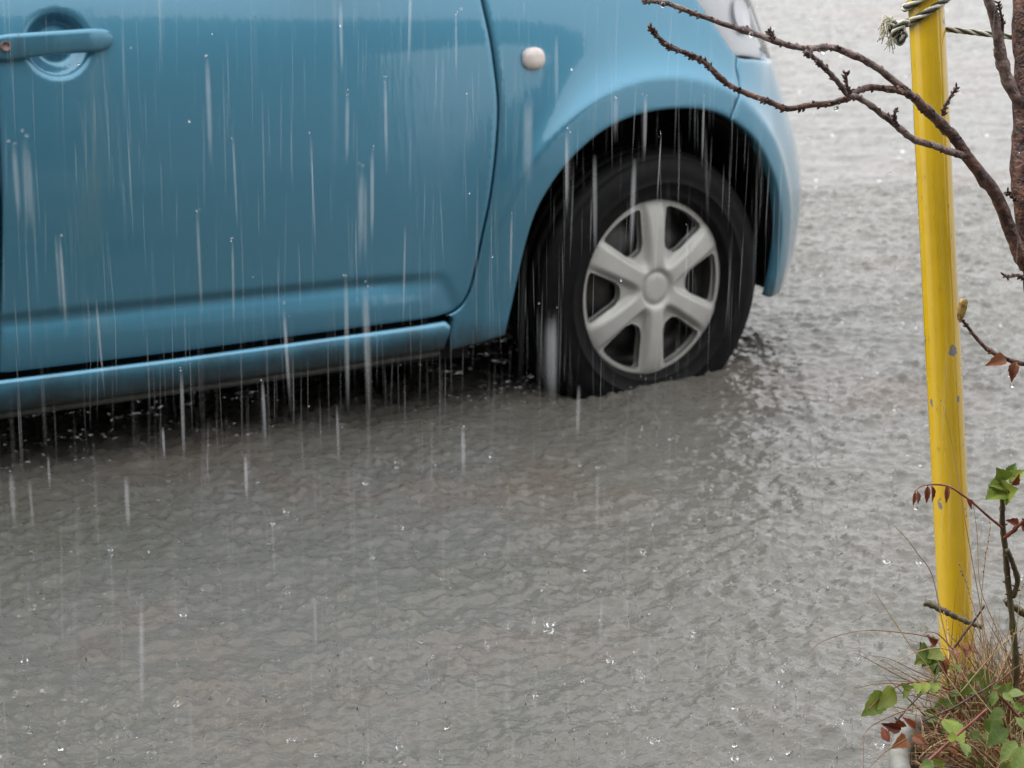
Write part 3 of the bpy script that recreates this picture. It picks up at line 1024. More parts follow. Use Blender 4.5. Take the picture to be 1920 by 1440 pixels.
# ------------------------------------------------------------------ wheels
def wheel_cover_geo():
    Rw, NS = .1825, 6
    hw = lambda r: np.interp(r, [.03, .08, .165, .18], [.0235, .0260, .0330, .034])
    outer = np.array([(Rw * math.cos(a), Rw * math.sin(a)) for a in np.linspace(0, 2 * PI, 120, endpoint=False)])
    wins = []
    for k in range(NS):
        am = PI / 2 + PI / 6 + k * PI / 3                    # middle of the window
        def edge(r, side):
            return am + side * (PI / 6 - math.asin(float(hw(r)) / r))
        pts = []
        ro, ri = .1655, .088
        for r in np.linspace(ro - .004, ri + .010, 9): pts.append((r, edge(r, -1)))
        a0, a1 = edge(ri + .004, -1), edge(ri + .004, 1)
        for t in np.linspace(.18, .82, 7):
            pts.append((ri - .006 * math.sin(PI * t), a0 + (a1 - a0) * t))
        for r in np.linspace(ri + .010, ro - .004, 9): pts.append((r, edge(r, 1)))
        a0, a1 = edge(ro, 1), edge(ro, -1)
        for t in np.linspace(.06, .94, 13): pts.append((ro, a0 + (a1 - a0) * t))
        wins.append(np.array([(r * math.cos(a), r * math.sin(a)) for r, a in pts]))
    def height(P):
        r = np.hypot(P[:, 0], P[:, 1]) + 1e-9
        a = np.arctan2(P[:, 1], P[:, 0])
        da = (a - PI / 2 + PI / 6) % (PI / 3) - PI / 6
        t = np.abs(r * np.sin(da))
        top = pchip(r, [0, .026, .0295, .033, .037, .042, .06, .10, .145, .168, .1825], [.0235, .023, .0205, .0185, .022, .0265, .0275, .0265, .021, .0145, .007])
        fl = sst(.52, 1.0, t / hw(r))
        low = pchip(r, [0, .04, .07, .12, .160, .172, .1825], [.0235, .022, .012, .010, .0095, .0095, .004])
        k = sst(.034, .060, r)
        return top * (1 - fl * k) + np.minimum(low, top) * fl * k
    g = np.stack(np.meshgrid(np.arange(-.18, .18, .0042), np.arange(-.18, .18, .0037)), -1)
    g[1::2, :, 0] += .0021
    g = g.reshape(-1, 2)
    ok = np.hypot(g[:, 0], g[:, 1]) < Rw - .003
    for wpoly in wins:
        ok &= ~inside(g, wpoly)
        ok &= bdist(g, wpoly) > .0018
    g = g[ok]
    # rings that keep the cap edge crisp
    extra = [np.array([(r * math.cos(a), r * math.sin(a)) for a in np.linspace(0, 2 * PI, 64, endpoint=False)]) for r in (.0262, .0295, .033, .037, .0415)]
    g = g[np.hypot(g[:, 0], g[:, 1]) > .0435]
    inner = np.stack(np.meshgrid(np.linspace(-.022, .022, 9), np.linspace(-.022, .022, 9)), -1).reshape(-1, 2)
    inner = inner[np.hypot(inner[:, 0], inner[:, 1]) < .0225]
    loops = [outer] + wins
    pts, ed, k0, spans = [], [], 0, []
    for lp in loops:
        n = len(lp)
        ed += [(k0 + i, k0 + (i + 1) % n) for i in range(n)]
        spans.append((k0, n)); pts.append(lp); k0 += n
    allp = np.vstack(pts + extra + [g, inner])
    ov, oe, of, iv, ie, if_ = delaunay_2d_cdt([Vector((float(a), float(b))) for a, b in allp], ed, [], 0, 1e-7)
    P2 = np.array([(q.x, q.y) for q in ov])
    cen = np.array([P2[list(f)].mean(0) for f in of])
    keep = np.hypot(cen[:, 0], cen[:, 1]) < Rw
    for wpoly in wins: keep &= ~inside(cen, wpoly)
    faces = [list(f) for f, q in zip(of, keep) if q]
    Z = height(P2)
    # window lips rolled back
    idx = {}
    for k, q in enumerate(iv):
        for j in q: idx.setdefault(j, k)
    V = [(p[0], p[1], z) for p, z in zip(P2, Z)]
    for li, (k0, n) in enumerate(spans):
        lp = [idx[k0 + i] for i in range(n)]
        base = len(V)
        for i in lp:
            s = 1.0 if li else .985
            V.append((V[i][0] * s, V[i][1] * s, V[i][2] - .016))
        for i in range(n):
            faces.append([lp[i], lp[(i + 1) % n], base + (i + 1) % n, base + i])
    return np.array(V), faces

def lathe(prof, n):
    v, f = [], []
    m = len(prof)
    for k in range(n):
        a = 2 * PI * k / n
        for r, z in prof: v.append((r * math.cos(a), r * math.sin(a), z))
    for k in range(n):
        for i in range(m - 1):
            a, b = k * m + i, ((k + 1) % n) * m + i
            f.append((a, b, b + 1, a + 1))
    return v, f

CV, CF = wheel_cover_geo()
TYRE = [(.170, -.055), (.176, -.066), (.200, -.075), (.232, -.079), (.258, -.074), (.274, -.066), (.283, -.055),
        (.2865, -.048), (.2875, -.034), (.281, -.033), (.281, -.028), (.2880, -.027), (.2890, -.004), (.282, -.003), (.282, .003), (.2890, .004), (.2880, .027), (.281, .028), (.281, .033), (.2875, .034), (.2865, .048),
        (.2845, .052), (.281, .058), (.2755, .064), (.270, .0675), (.2685, .0665), (.262, .0720), (.246, .0770), (.232, .0785), (.219, .0780), (.2175, .0790), (.2155, .0790), (.214, .0775), (.200, .0755), (.190, .0725), (.186, .0735), (.183, .070), (.180, .062), (.174, .050)]
TYRE = [(r if r < .184 else .184 + (r - .184) * .90, z) for r, z in TYRE]
tv, tf = lathe(TYRE, 96)
RIM = [(.02, .018), (.06, .020), (.085, .030), (.11, .028), (.135, .012), (.158, -.004), (.164, .020), (.172, .046), (.1785, .052), (.180, .047), (.172, .030), (.168, -.055), (.175, -.066)]
rv_, rf_ = lathe(RIM, 48)
def make_wheel(ax, sg, steer, spin):
    M3 = Matrix.Rotation(R_(spin), 4, 'Z')
    # lathe axis z -> outward (-y for the right side)
    rim = mesh('wheel', rv_, rf_, 'steel', CAR)
    rim.location = (ax, -sg * .735, .277)
    rot = Matrix.Rotation(R_(steer), 4, 'Z') @ (Matrix.Rotation(R_(90), 4, 'X') if sg > 0 else Matrix.Rotation(R_(-90), 4, 'X')) @ M3
    rim.rotation_euler = rot.to_euler()
    t = bpy.data.objects.new('tyre', TM); COL.objects.link(t); t.parent = rim
    c = bpy.data.objects.new('wheel_cover', CM); COL.objects.link(c); c.parent = rim; c.location = (0, 0, .046)
    return rim
_t = mesh('tyre', tv, tf, 'rubber'); TM = _t.data; bpy.data.objects.remove(_t)
_c = mesh('wheel_cover', CV, CF, 'cover'); CM = _c.data; bpy.data.objects.remove(_c)
make_wheel(0.0, 1, 7.3, 0)
make_wheel(0.0, -1, 7.0, 20)
make_wheel(-2.44, 1, 0, 35)
make_wheel(-2.44, -1, 0, 10)
# ------------------------------------------------------------------ measured points (metres, world)
POLE=[(0.5471,2.5555,0.1735),(0.4865,2.6844,1.0178),(0.4535,2.7703,1.5556)]
TRUNK=[(0.6567,2.5,0.1978),(0.6454,2.521,0.3119),(0.6292,2.5488,0.4693),(0.625,2.5678,0.5947),(0.6158,2.5814,0.6816),(0.6065,2.5964,0.7549),(0.6004,2.6146,0.8399),(0.5962,2.6294,0.9126),(0.5926,2.6442,0.985),(0.5854,2.6604,1.0814),(0.5736,2.6889,1.2602),(0.5706,2.7222,1.4942)]
MAIN=[(0.5998,2.5816,0.7199),(0.5875,2.5762,0.7401),(0.5728,2.5749,0.7751),(0.5545,2.5735,0.8097),(0.5357,2.5699,0.8365),(0.5171,2.5651,0.8589),(0.501,2.5599,0.8799),(0.4838,2.5533,0.8956),(0.4686,2.5462,0.9094),(0.4529,2.5392,0.9237)]
A1=[(0.4529,2.5392,0.9237),(0.4368,2.536,0.9362),(0.4133,2.5251,0.9544),(0.3905,2.5156,0.9692),(0.3691,2.5133,0.9783),(0.3507,2.5055,0.9846),(0.3332,2.4886,0.9849),(0.3144,2.4787,0.9867),(0.2905,2.4758,0.9928),(0.2544,2.4669,1.0065),(0.2183,2.4541,1.0194),(0.189,2.4494,1.0291),(0.1657,2.4457,1.0374),(0.1488,2.4315,1.0417),(0.1389,2.4181,1.0447)]
A2=[(0.4529,2.5392,0.9237),(0.4361,2.5306,0.9315),(0.4149,2.5301,0.9352),(0.3965,2.5266,0.9363),(0.3827,2.5133,0.9334),(0.3727,2.5039,0.9282),(0.3549,2.5021,0.9231),(0.3303,2.4948,0.9218),(0.304,2.4813,0.9191),(0.2812,2.4791,0.9282),(0.2577,2.4805,0.9369),(0.2404,2.4732,0.9467),(0.2236,2.4656,0.9605),(0.2078,2.4675,0.9747),(0.1942,2.4661,0.9807),(0.1742,2.4564,0.9894),(0.161,2.4501,0.9988),(0.1529,2.4516,1.006),(0.1474,2.448,1.015)]
A3=[(0.5166,2.5614,0.854),(0.4945,2.5527,0.8616),(0.4744,2.544,0.8691),(0.4526,2.5353,0.8766),(0.4376,2.5276,0.8881),(0.4209,2.5204,0.9013),(0.4043,2.5132,0.9143),(0.3848,2.5062,0.9279),(0.3714,2.497,0.9339),(0.3593,2.4899,0.9473),(0.345,2.4831,0.9617),(0.3319,2.4757,0.9743),(0.3189,2.4676,0.984)]
B1=[(0.5963,2.6187,0.8924),(0.5804,2.6161,0.9207),(0.5684,2.6127,0.9458),(0.5613,2.6108,0.9767),(0.5543,2.6072,1.0014),(0.5448,2.6028,1.023),(0.533,2.6032,1.062),(0.5159,2.6091,1.1211),(0.5048,2.6148,1.1797)]
SPUR=[[(0.4856,2.5389,0.9039),(0.487,2.5365,0.9139),(0.4921,2.5343,0.925),(0.4983,2.5324,0.9367)],[(0.4294,2.5059,0.897),(0.425,2.5031,0.9057),(0.4253,2.5006,0.9156)],[(0.3706,2.4754,0.937),(0.3667,2.4754,0.9464),(0.3652,2.4763,0.9591)],[(0.2818,2.4503,0.9964),(0.2795,2.4523,1.0037),(0.2766,2.4535,1.0081)],[(0.5854,2.5823,0.7981),(0.577,2.5735,0.8035),(0.5693,2.5652,0.8113)],[(0.5981,2.5682,0.7089),(0.5835,2.5594,0.7147),(0.5721,2.549,0.7145),(0.5662,2.5397,0.7185)],[(0.5613,2.6108,0.9767),(0.5616,2.6064,0.9985),(0.5546,2.6028,1.023)]]
TWIG=[(0.6457,2.5645,0.5826),(0.6186,2.5612,0.603),(0.5886,2.5549,0.6124),(0.56,2.5496,0.6254),(0.5458,2.5438,0.6365),(0.5335,2.5387,0.6505),(0.5213,2.5337,0.6645),(0.5135,2.5267,0.6712)]
CATKIN=[(0.5141,2.5262,0.6695),(0.5161,2.5267,0.6807),(0.5186,2.5278,0.6942)]
LEAFR=[((0.5707,2.529,0.6231),(0.5454,2.5125,0.6198)),((0.5858,2.5425,0.6157),(0.5791,2.5314,0.5943))]
KNOT=[(0.4569,2.6374,0.9981),(0.4436,2.6147,0.9908),(0.4338,2.6124,0.9826)]
SPAN=[(0.5081,2.6905,0.9835),(0.5286,2.6848,0.9816),(0.5642,2.6735,0.9785),(0.5946,2.6625,0.9761)]
FRAY=[[(0.4412,2.6176,1.0015),(0.4314,2.6167,0.9979),(0.4277,2.6127,0.9838)],[(0.4473,2.614,0.9885),(0.4381,2.6124,0.9826),(0.4338,2.6101,0.9743)],[(0.4387,2.617,0.9991),(0.4302,2.618,1.0027),(0.4302,2.6144,0.9897)]]
ROSE=[(0.5772,2.4123,0.2559),(0.5765,2.4114,0.2958),(0.5697,2.4136,0.347),(0.5624,2.4142,0.392),(0.5568,2.413,0.4308),(0.5514,2.4094,0.4606),(0.5489,2.4057,0.4902),(0.5476,2.3988,0.5082)]
ROSE2=[(0.5688,2.4134,0.373),(0.5723,2.4104,0.3934),(0.5657,2.4073,0.4137),(0.5566,2.4042,0.4339)]
ROSE3=[(0.5542,2.4077,0.4466),(0.5605,2.3956,0.4591),(0.5702,2.3846,0.4754),(0.5833,2.3743,0.4945)]
ROSE4=[(0.5913,2.4359,0.3416),(0.5776,2.4321,0.3529),(0.5688,2.4266,0.3582),(0.5631,2.422,0.3665)]
ARCHLEAF=[((0.4383,2.3407,0.5234),(0.436,2.3366,0.5083)),((0.4406,2.3409,0.524),(0.4421,2.3416,0.5078)),((0.4531,2.3472,0.528),(0.4514,2.3419,0.509)),((0.4566,2.3472,0.528),(0.4587,2.347,0.5085)),((0.4748,2.3565,0.5244),(0.4748,2.3514,0.5058)),((0.476,2.3564,0.5238),(0.4789,2.3548,0.5182)),((0.5,2.3672,0.5067),(0.5059,2.3638,0.4943)),((0.5035,2.3669,0.5056),(0.5082,2.3655,0.5005))]
GREENTOP=[((0.5488,2.398,0.5053),(0.5235,2.3676,0.5078)),((0.55,2.4003,0.5139),(0.5291,2.3808,0.5183)),((0.5512,2.4011,0.5168),(0.5362,2.3852,0.5342)),((0.5535,2.4003,0.5139),(0.5691,2.3947,0.5312)),((0.5523,2.4019,0.5196),(0.5613,2.4062,0.5351)),((0.5488,2.3972,0.5024),(0.5506,2.3602,0.5189))]
REDR=[((0.5665,2.3972,0.4648),(0.5512,2.3893,0.4738)),((0.5672,2.3885,0.4709),(0.5761,2.3846,0.4566)),((0.5543,2.39,0.5141),(0.5609,2.3836,0.5286)),((0.5635,2.3972,0.4648),(0.5593,2.3945,0.4551)),((0.5531,2.3892,0.5113),(0.5491,2.3782,0.5087))]
DROOP=[(0.5108,2.3937,0.2639),(0.4917,2.3764,0.2765),(0.4699,2.3601,0.2925),(0.4484,2.3412,0.2992),(0.4301,2.322,0.3048),(0.4162,2.302,0.3076),(0.3989,2.2808,0.306),(0.3841,2.2592,0.3029)]
DROOPLEAF=[((0.4728,2.3418,0.3015),(0.4643,2.3192,0.2945)),((0.4591,2.3322,0.3042),(0.4519,2.3099,0.2985)),((0.4454,2.3226,0.307),(0.4454,2.3009,0.3036)),((0.4343,2.3127,0.3087),(0.4273,2.2901,0.302)),((0.4197,2.3025,0.3092),(0.3961,2.2685,0.2988)),((0.4075,2.2917,0.3076),(0.3778,2.2573,0.2957)),((0.4267,2.3031,0.3115),(0.436,2.2842,0.3183))]
CLUSTER=[((0.4754,2.3883,0.3195),(0.4526,2.3653,0.3115)),((0.4706,2.3886,0.3207),(0.4544,2.3581,0.3228)),((0.4797,2.3973,0.3146),(0.4628,2.3739,0.3048)),((0.4846,2.3965,0.3116),(0.4736,2.3747,0.3077)),((0.4821,2.3949,0.3058),(0.4779,2.3796,0.2881)),((0.5059,2.4026,0.2961),(0.5088,2.3905,0.29)),((0.4876,2.397,0.3134),(0.4681,2.3674,0.319))]
RACHIS=[[(0.574,2.2639,0.2445),(0.5532,2.2593,0.2842),(0.5372,2.25,0.3069),(0.5236,2.2391,0.3239),(0.5113,2.2273,0.3376)],[(0.5704,2.2195,0.234),(0.5487,2.2057,0.2591),(0.5273,2.1933,0.2893),(0.5117,2.1829,0.3272)]]
OVATE=[((0.5149,2.2041,0.3287),(0.495,2.179,0.3127)),((0.5172,2.1912,0.3193),(0.4897,2.1552,0.3018)),((0.5234,2.1671,0.3072),(0.4997,2.1419,0.2912)),((0.5295,2.2147,0.3296),(0.543,2.2025,0.3228)),((0.5204,2.2267,0.3354),(0.5323,2.2147,0.3296)),((0.5125,2.2273,0.3376),(0.5058,2.2129,0.3231)),((0.5278,2.1922,0.3231),(0.5423,2.1781,0.3095)),((0.5294,2.1564,0.3061),(0.5112,2.1293,0.2828)),((0.5123,2.2375,0.3369),(0.5204,2.229,0.3436)),((0.5289,2.1663,0.3045),(0.5436,2.1443,0.2997)),((0.5304,2.2453,0.3274),(0.5458,2.2267,0.3354)),((0.4394,2.1704,0.2816),(0.4202,2.1505,0.2848)),((0.4329,2.1803,0.28),(0.4387,2.1588,0.2773))]
BROWN=[((0.4105,2.2682,0.2601),(0.4028,2.2821,0.2728)),((0.4267,2.2904,0.2653),(0.4046,2.2827,0.275)),((0.4343,2.3005,0.2646),(0.4202,2.303,0.2736)),((0.4454,2.3088,0.257),(0.4325,2.3126,0.2707)),((0.4308,2.278,0.2582),(0.4117,2.2485,0.2641)),((0.4877,2.4058,0.3078),(0.4936,2.3896,0.2865)),((0.4895,2.4034,0.299),(0.4779,2.3812,0.2939)),((0.5196,2.4261,0.3061),(0.529,2.4063,0.3096)),((0.5147,2.4277,0.3121),(0.5199,2.4053,0.3061)),((0.4793,2.2578,0.2599),(0.4765,2.2369,0.2594)),((0.4797,2.3896,0.3242),(0.4688,2.3831,0.3384)),((0.4658,2.388,0.3184),(0.4604,2.381,0.3308)),((0.4997,2.3976,0.3157),(0.5048,2.3767,0.3152)),((0.436,2.2701,0.2668),(0.4474,2.2485,0.2641))]
STICK=[[(0.4737,2.4401,0.3569),(0.4893,2.4335,0.3517),(0.5066,2.4265,0.3452),(0.5239,2.4197,0.3394),(0.5363,2.4137,0.3366)],[(0.501,2.4063,0.3096),(0.5125,2.4049,0.3297),(0.5251,2.4035,0.3497),(0.5346,2.4016,0.3678)],[(0.4046,2.2785,0.2599),(0.4351,2.3102,0.2806),(0.4751,2.3428,0.3049)],[(0.4482,2.2836,0.2784),(0.4851,2.2971,0.2895),(0.5223,2.3118,0.3053),(0.5509,2.3254,0.3172)],[(0.4291,2.1873,0.2676),(0.4582,2.2117,0.2809),(0.4848,2.2354,0.2917),(0.5118,2.2592,0.3029)]]
DRIPS=[((-0.2696,2.0052,1.0374),0.1041,0.00259),((-0.2835,2.2844,0.9213),0.1209,0.00163),((-0.2717,2.1582,0.8398),0.1033,0.00181),((-0.2786,1.9689,0.9056),0.1247,0.00165),((-0.1597,2.1961,0.9772),0.0941,0.00233),((-0.1134,1.6824,0.9952),0.074,0.003),((-0.1358,2.1816,0.9247),0.1103,0.00207),((0.0106,1.4978,1.0781),0.0741,0.00354),((0.045,2.3117,1.0205),0.104,0.00244),((0.0767,2.0811,0.9365),0.1104,0.00223),((0.103,1.8821,0.9671),0.0966,0.00269),((0.0322,1.8487,0.8458),0.0901,0.00896),((-0.1824,1.7517,0.8703),0.0884,0.00297),((-0.1471,1.9539,0.8511),0.1345,0.00212),((-0.1167,1.756,0.8859),0.1113,0.00276),((-0.3806,1.8657,0.9075),0.0975,0.00291),((-0.3962,1.7861,0.9951),0.0814,0.00255),((-0.3439,1.5888,1.0321),0.079,0.00321),((-0.3215,2.1245,0.7173),0.1049,0.00207),((-0.2427,2.1221,0.7088),0.0823,0.00233),((0.1414,2.3949,0.9462),0.0733,0.00226),((0.1057,2.2952,0.9605),0.0506,0.00271),((-0.1745,2.3211,1.0545),0.0967,0.00217),((-0.1234,2.2002,0.9922),0.0995,0.00207),((-0.1075,2.428,1.0661),0.1173,0.00198),((-0.2316,2.5831,0.8762),0.1462,0.00153),((0.0534,2.1864,0.9422),0.0995,0.00233),((-0.2239,1.8169,0.7305),0.0543,0.00313),((-0.1855,2.3078,0.6299),0.0851,0.00198),((0.0589,1.9279,0.757),0.0675,0.00212),((-0.3413,1.9067,0.6797),0.0577,0.00212),((-0.4874,2.0983,0.6223),0.0672,0.00259),((-0.4906,2.1915,0.5842),0.0675,0.00217),((-0.5126,2.3891,0.5484),0.0519,0.00177),((-0.4014,2.4936,0.5513),0.0445,0.00184),((-0.0499,2.2059,0.6364),0.0562,0.00217),((0.0754,1.9082,0.6852),0.0831,0.00165),((0.2206,2.5945,0.9176),0.0953,0.00153),((-0.0668,2.7213,1.0015),0.1056,0.00159),((-0.478,2.5327,0.6931),0.1271,0.00153),((-0.1226,2.5555,0.7758),0.1398,0.00153),((-0.2621,1.5025,0.7187),0.1095,0.0017),((-0.1657,1.7842,0.6118),0.0604,0.00157),((0.0792,1.8781,0.5761),0.0587,0.00141),((0.2022,2.5555,0.7758),0.089,0.00153),((0.1848,2.7818,0.8445),0.1027,0.00132),((0.0,2.5587,0.7876),0.1017,0.00153)]
ARCH_STALK=[(0.5507,2.4059,0.4587),(0.5337,2.3996,0.4734),(0.5167,2.3936,0.4893),(0.5028,2.3866,0.5016),(0.4861,2.3797,0.5144),(0.4724,2.3711,0.5209),(0.4559,2.3616,0.5239),(0.4453,2.3515,0.5248),(0.4383,2.3407,0.5234)]
TALL=[[(0.5048,2.3675,0.2816),(0.4849,2.3757,0.349),(0.4699,2.3822,0.4102),(0.4526,2.3791,0.4366),(0.4378,2.3743,0.4571),(0.4219,2.3688,0.4746)],[(0.5244,2.3211,0.3013),(0.5159,2.3305,0.3606),(0.504,2.3351,0.4027),(0.491,2.3382,0.4389)],[(0.5418,2.3768,0.2776),(0.5315,2.3832,0.3461),(0.5188,2.3878,0.4081),(0.5068,2.3907,0.4639),(0.4914,2.3998,0.542),(0.4773,2.404,0.6024)],[(0.5671,2.3784,0.2835),(0.5468,2.3897,0.3435),(0.5277,2.3978,0.3917),(0.523,2.409,0.4513),(0.5172,2.4138,0.4875)],[(0.5067,2.3148,0.2786),(0.4773,2.3257,0.3184),(0.4625,2.3328,0.3439)],[(0.4989,2.3499,0.3307),(0.4723,2.3375,0.3421),(0.446,2.3224,0.3438),(0.4258,2.3062,0.3416),(0.414,2.2907,0.3417)],[(0.489,2.3148,0.2786),(0.4582,2.3203,0.327),(0.4393,2.3188,0.3496),(0.4087,2.3234,0.3947),(0.3959,2.321,0.4142)],[(0.5303,2.3195,0.2957),(0.5516,2.3258,0.3562),(0.5582,2.332,0.4163)],[(0.4949,2.3195,0.2957),(0.523,2.3227,0.3323),(0.545,2.3227,0.3575),(0.567,2.3211,0.3769)],[(0.5244,2.3273,0.3241),(0.5171,2.3367,0.3833),(0.5193,2.3445,0.4366),(0.5249,2.3506,0.4839)],[(0.5312,2.2639,0.2821),(0.503,2.2762,0.3142),(0.4864,2.287,0.3408),(0.4696,2.3055,0.3954)]]
WIRY=[[(0.4949,2.3473,0.2837),(0.4555,2.3311,0.3002),(0.4284,2.3149,0.3166),(0.3842,2.3022,0.3457),(0.3695,2.2846,0.3573)],[(0.4949,2.3489,0.2895),(0.449,2.3319,0.3158),(0.4155,2.314,0.3384),(0.3885,2.2933,0.3512)],[(0.4811,2.3365,0.282),(0.429,2.3158,0.3074),(0.3953,2.2912,0.3184),(0.368,2.265,0.3239)],[(0.4808,2.3818,0.3337),(0.4528,2.3629,0.3477),(0.4016,2.3436,0.3605),(0.3688,2.3222,0.3658),(0.3365,2.299,0.3645),(0.3192,2.2751,0.3605)],[(0.4714,2.3148,0.2786),(0.4507,2.3001,0.2882),(0.4244,2.2832,0.2893),(0.4013,2.2654,0.2877),(0.3842,2.2477,0.2862),(0.3759,2.2293,0.2821),(0.3728,2.2057,0.2591)],[(0.4221,2.2324,0.2807),(0.3959,2.2102,0.2754),(0.3758,2.1873,0.2676)],[(0.4969,2.369,0.3248),(0.4776,2.3679,0.3457),(0.4615,2.3623,0.3505),(0.4555,2.3538,0.345)],[(0.526,2.3025,0.3092),(0.5472,2.2986,0.3328),(0.5624,2.2916,0.3451)],[(0.5185,2.3226,0.307),(0.5362,2.3336,0.3468),(0.5539,2.3383,0.3638)],[(0.4812,2.2716,0.2724),(0.4513,2.2731,0.2968),(0.4273,2.2746,0.3211)]]
HANG=[(0.1607,2.4307,1.0384),(0.3421,2.4977,0.9803),(0.3554,2.4712,0.9218),(0.2566,2.4424,1.0054),(0.5803,2.5304,0.5907),(0.4389,2.3361,0.5066)]
# ------------------------------------------------------------------ the house the photographer shelters under (behind the camera)
hs = empty('house', (0, -1.2, 0))
tag(hs, 'plastered house with a boarded eave facing the flooded street', 'house')
def box_part(name, x0, x1, y0, y1, z0, z1, mat, parent=hs, oy=-1.2):
    v, f = BX(x0, x1, y0 - oy, y1 - oy, z0, z1)
    return mesh(name, v, f, mat, parent, smooth=False)
wl_ = box_part('wall', -7, 7, -1.5, -1.2, 0, 2.75, 'wall')
box_part('wall', -7, 7, -7.3, -7.0, 0, 2.75, 'wall')
box_part('wall', -7, -6.7, -7.0, -1.5, 0, 2.75, 'wall')
box_part('wall', 6.7, 7, -7.0, -1.5, 0, 2.75, 'wall')
for x0 in (-4.6, -.9, 2.8):
    wd = box_part('window', x0, x0 + 1.7, -1.2, -1.16, .55, 2.05, 'eave')
    for k in range(2):
        v, f = BX(x0 + .06 + k * .80, x0 + .84 + k * .80, .04, .052, .62, 1.98)
        mesh('pane', v, f, 'glass', wd, smooth=False)
ev = box_part('eave', -7.6, 7.6, -1.9, .35, 2.752, 2.83, 'eave')
for i in range(20):
    v, f = BX(-7.5 + i * .78, -7.44 + i * .78, -.70, 1.50, 2.68, 2.748)
    mesh('rafter', v, f, 'eave', ev, smooth=False)
rv2 = [(-7.6, 1.58, 2.832), (7.6, 1.58, 2.832), (7.6, -2.9, 4.4), (-7.6, -2.9, 4.4), (7.6, -6.9, 2.832), (-7.6, -6.9, 2.832)]
mesh('roof', rv2, [(0, 1, 2, 3), (3, 2, 4, 5)], 'flange', hs, smooth=False)

# ------------------------------------------------------------------ planter with soil
PC = (.685, 2.295)
PR = .265
pl = empty('planter', (PC[0], PC[1], 0))
tag(pl, 'round pale concrete planter full of plants at the edge of the flood', 'planter')
prof = [(.0, .0), (.205, .0), (.212, .02), (.238, .15), (.250, .178), (.262, .186), (.2655, .196), (.2655, .214), (.262, .2205), (.254, .2225), (.246, .2195), (.2425, .210), (.240, .17)]
v, f = lathe(prof, 72)
mesh('pot', v, f, 'concrete', pl)
sv, sf = [(0, 0, .205)], []
NR, NA = 10, 48
for i in range(1, NR + 1):
    for k in range(NA):
        a = 2 * PI * k / NA
        r = .2415 * i / NR
        sv.append((r * math.cos(a), r * math.sin(a), .19 + .02 * (1 - (i / NR) ** 2) + .007 * RNG.normal() * (i < NR)))
for k in range(NA): sf.append((0, 1 + k, 1 + (k + 1) % NA))
for i in range(NR - 1):
    for k in range(NA):
        a, b = 1 + i * NA + k, 1 + i * NA + (k + 1) % NA
        sf.append((a, a + NA, b + NA, b))
mesh('soil', sv, sf, 'soil', pl)

# ------------------------------------------------------------------ yellow pole
p0, p1, p2 = [np.array(q) for q in POLE]
d = (p1 - p0) / np.linalg.norm(p1 - p0)
foot = p0 + d * ((-.05 - p0[2]) / d[2])
topp = p1 + d * .55
po = empty('yellow_pole', (foot[0], foot[1], 0))
tag(po, 'leaning yellow painted steel pole with chipped paint and a rope tied round it', 'pole')
LEN = np.linalg.norm(topp - foot)
N_ = int(LEN / .012)
path = np.array([foot + d * LEN * i / N_ for i in range(N_ + 1)])
dent = .0213 * (1 + .004 * np.sin(np.arange(N_ + 1) * .35) + .003 * RNG.normal(size=N_ + 1))
vv, ff = tube(path, dent, 28)
mesh('pole_shaft', vv, ff, 'pole', po, offset=(foot[0], foot[1], 0))
cap = MB(); cap.add(*ball(topp, .0225, 16, 8, (1, 1, .5)))
cap.build('pole_cap', 'pole', po, offset=(foot[0], foot[1], 0))
# beads of rain on the pole, each a flattened lens of water
bd = MB()
t_, Np, Bp = frames(path)
for i in range(520):
    s = RNG.uniform(.12, .99)
    j = int(s * N_)
    a = RNG.uniform(0, 2 * PI)
    nrm = np.cos(a) * Np[j] + np.sin(a) * Bp[j]
    r = RNG.uniform(.0004, .0012) * (1.6 if RNG.random() < .07 else 1)
    bd.add(*ball(path[j] + nrm * .0213, r, 6, 4, (1, 1, RNG.uniform(1.0, 1.8))))
bo = bd.build('rain_beads', 'drop', po, offset=(foot[0], foot[1], 0))
bo['kind'] = 'stuff'

# ------------------------------------------------------------------ young bare tree
tr_base = np.array(TRUNK[0])
tree = empty('young_tree', (tr_base[0], tr_base[1], .19))
tag(tree, 'young bare tree with knobbly red brown branches reaching past the yellow pole', 'tree')
TO = (tr_base[0], tr_base[1], .19)

def woody(name, pts, r0, r1, mat, knots=10, seg=10, n=7, buds=0, power=1.0):
    p = spline(pts, n)
    # small kinks of growth
    k = np.cumsum(RNG.normal(size=(len(p), 3)), 0)
    k -= np.linspace(0, 1, len(p))[:, None] * k[-1]
    p = p + k * (r0 * .05)
    t = np.linspace(0, 1, len(p)) ** power
    r = r0 + (r1 - r0) * t
    for _ in range(knots):
        c = RNG.uniform(0, len(p)); wd = RNG.uniform(.6, 1.3)
        r = r * (1 + RNG.uniform(.08, .26) * np.exp(-((np.arange(len(p)) - c) / wd) ** 2))
    mb = MB()
    mb.add(*tube(p, r, seg, jit=.06 if r0 < .0070 else .028))
    # spur buds and leaf scars: little scaly cones standing off the bark
    tt, Nn, Bb = frames(p)
    for _ in range(int(buds * 1.6)):
        i = RNG.integers(1, len(p) - 1)
        a = RNG.uniform(0, 2 * PI)
        nn = np.cos(a) * Nn[i] + np.sin(a) * Bb[i]
        ln = RNG.uniform(.0022, .0052)
        dr = nn * .8 + tt[i] * RNG.uniform(.2, .8)
        b0 = p[i] + nn * r[i] * .6
        mb.add(*tube([b0, b0 + dr * ln * .45, b0 + dr * ln * .8, b0 + dr * ln * 1.1], [.0016, .0019, .0013, .0003], 5))
    return mb.build(name, mat, tree, offset=TO), p, r

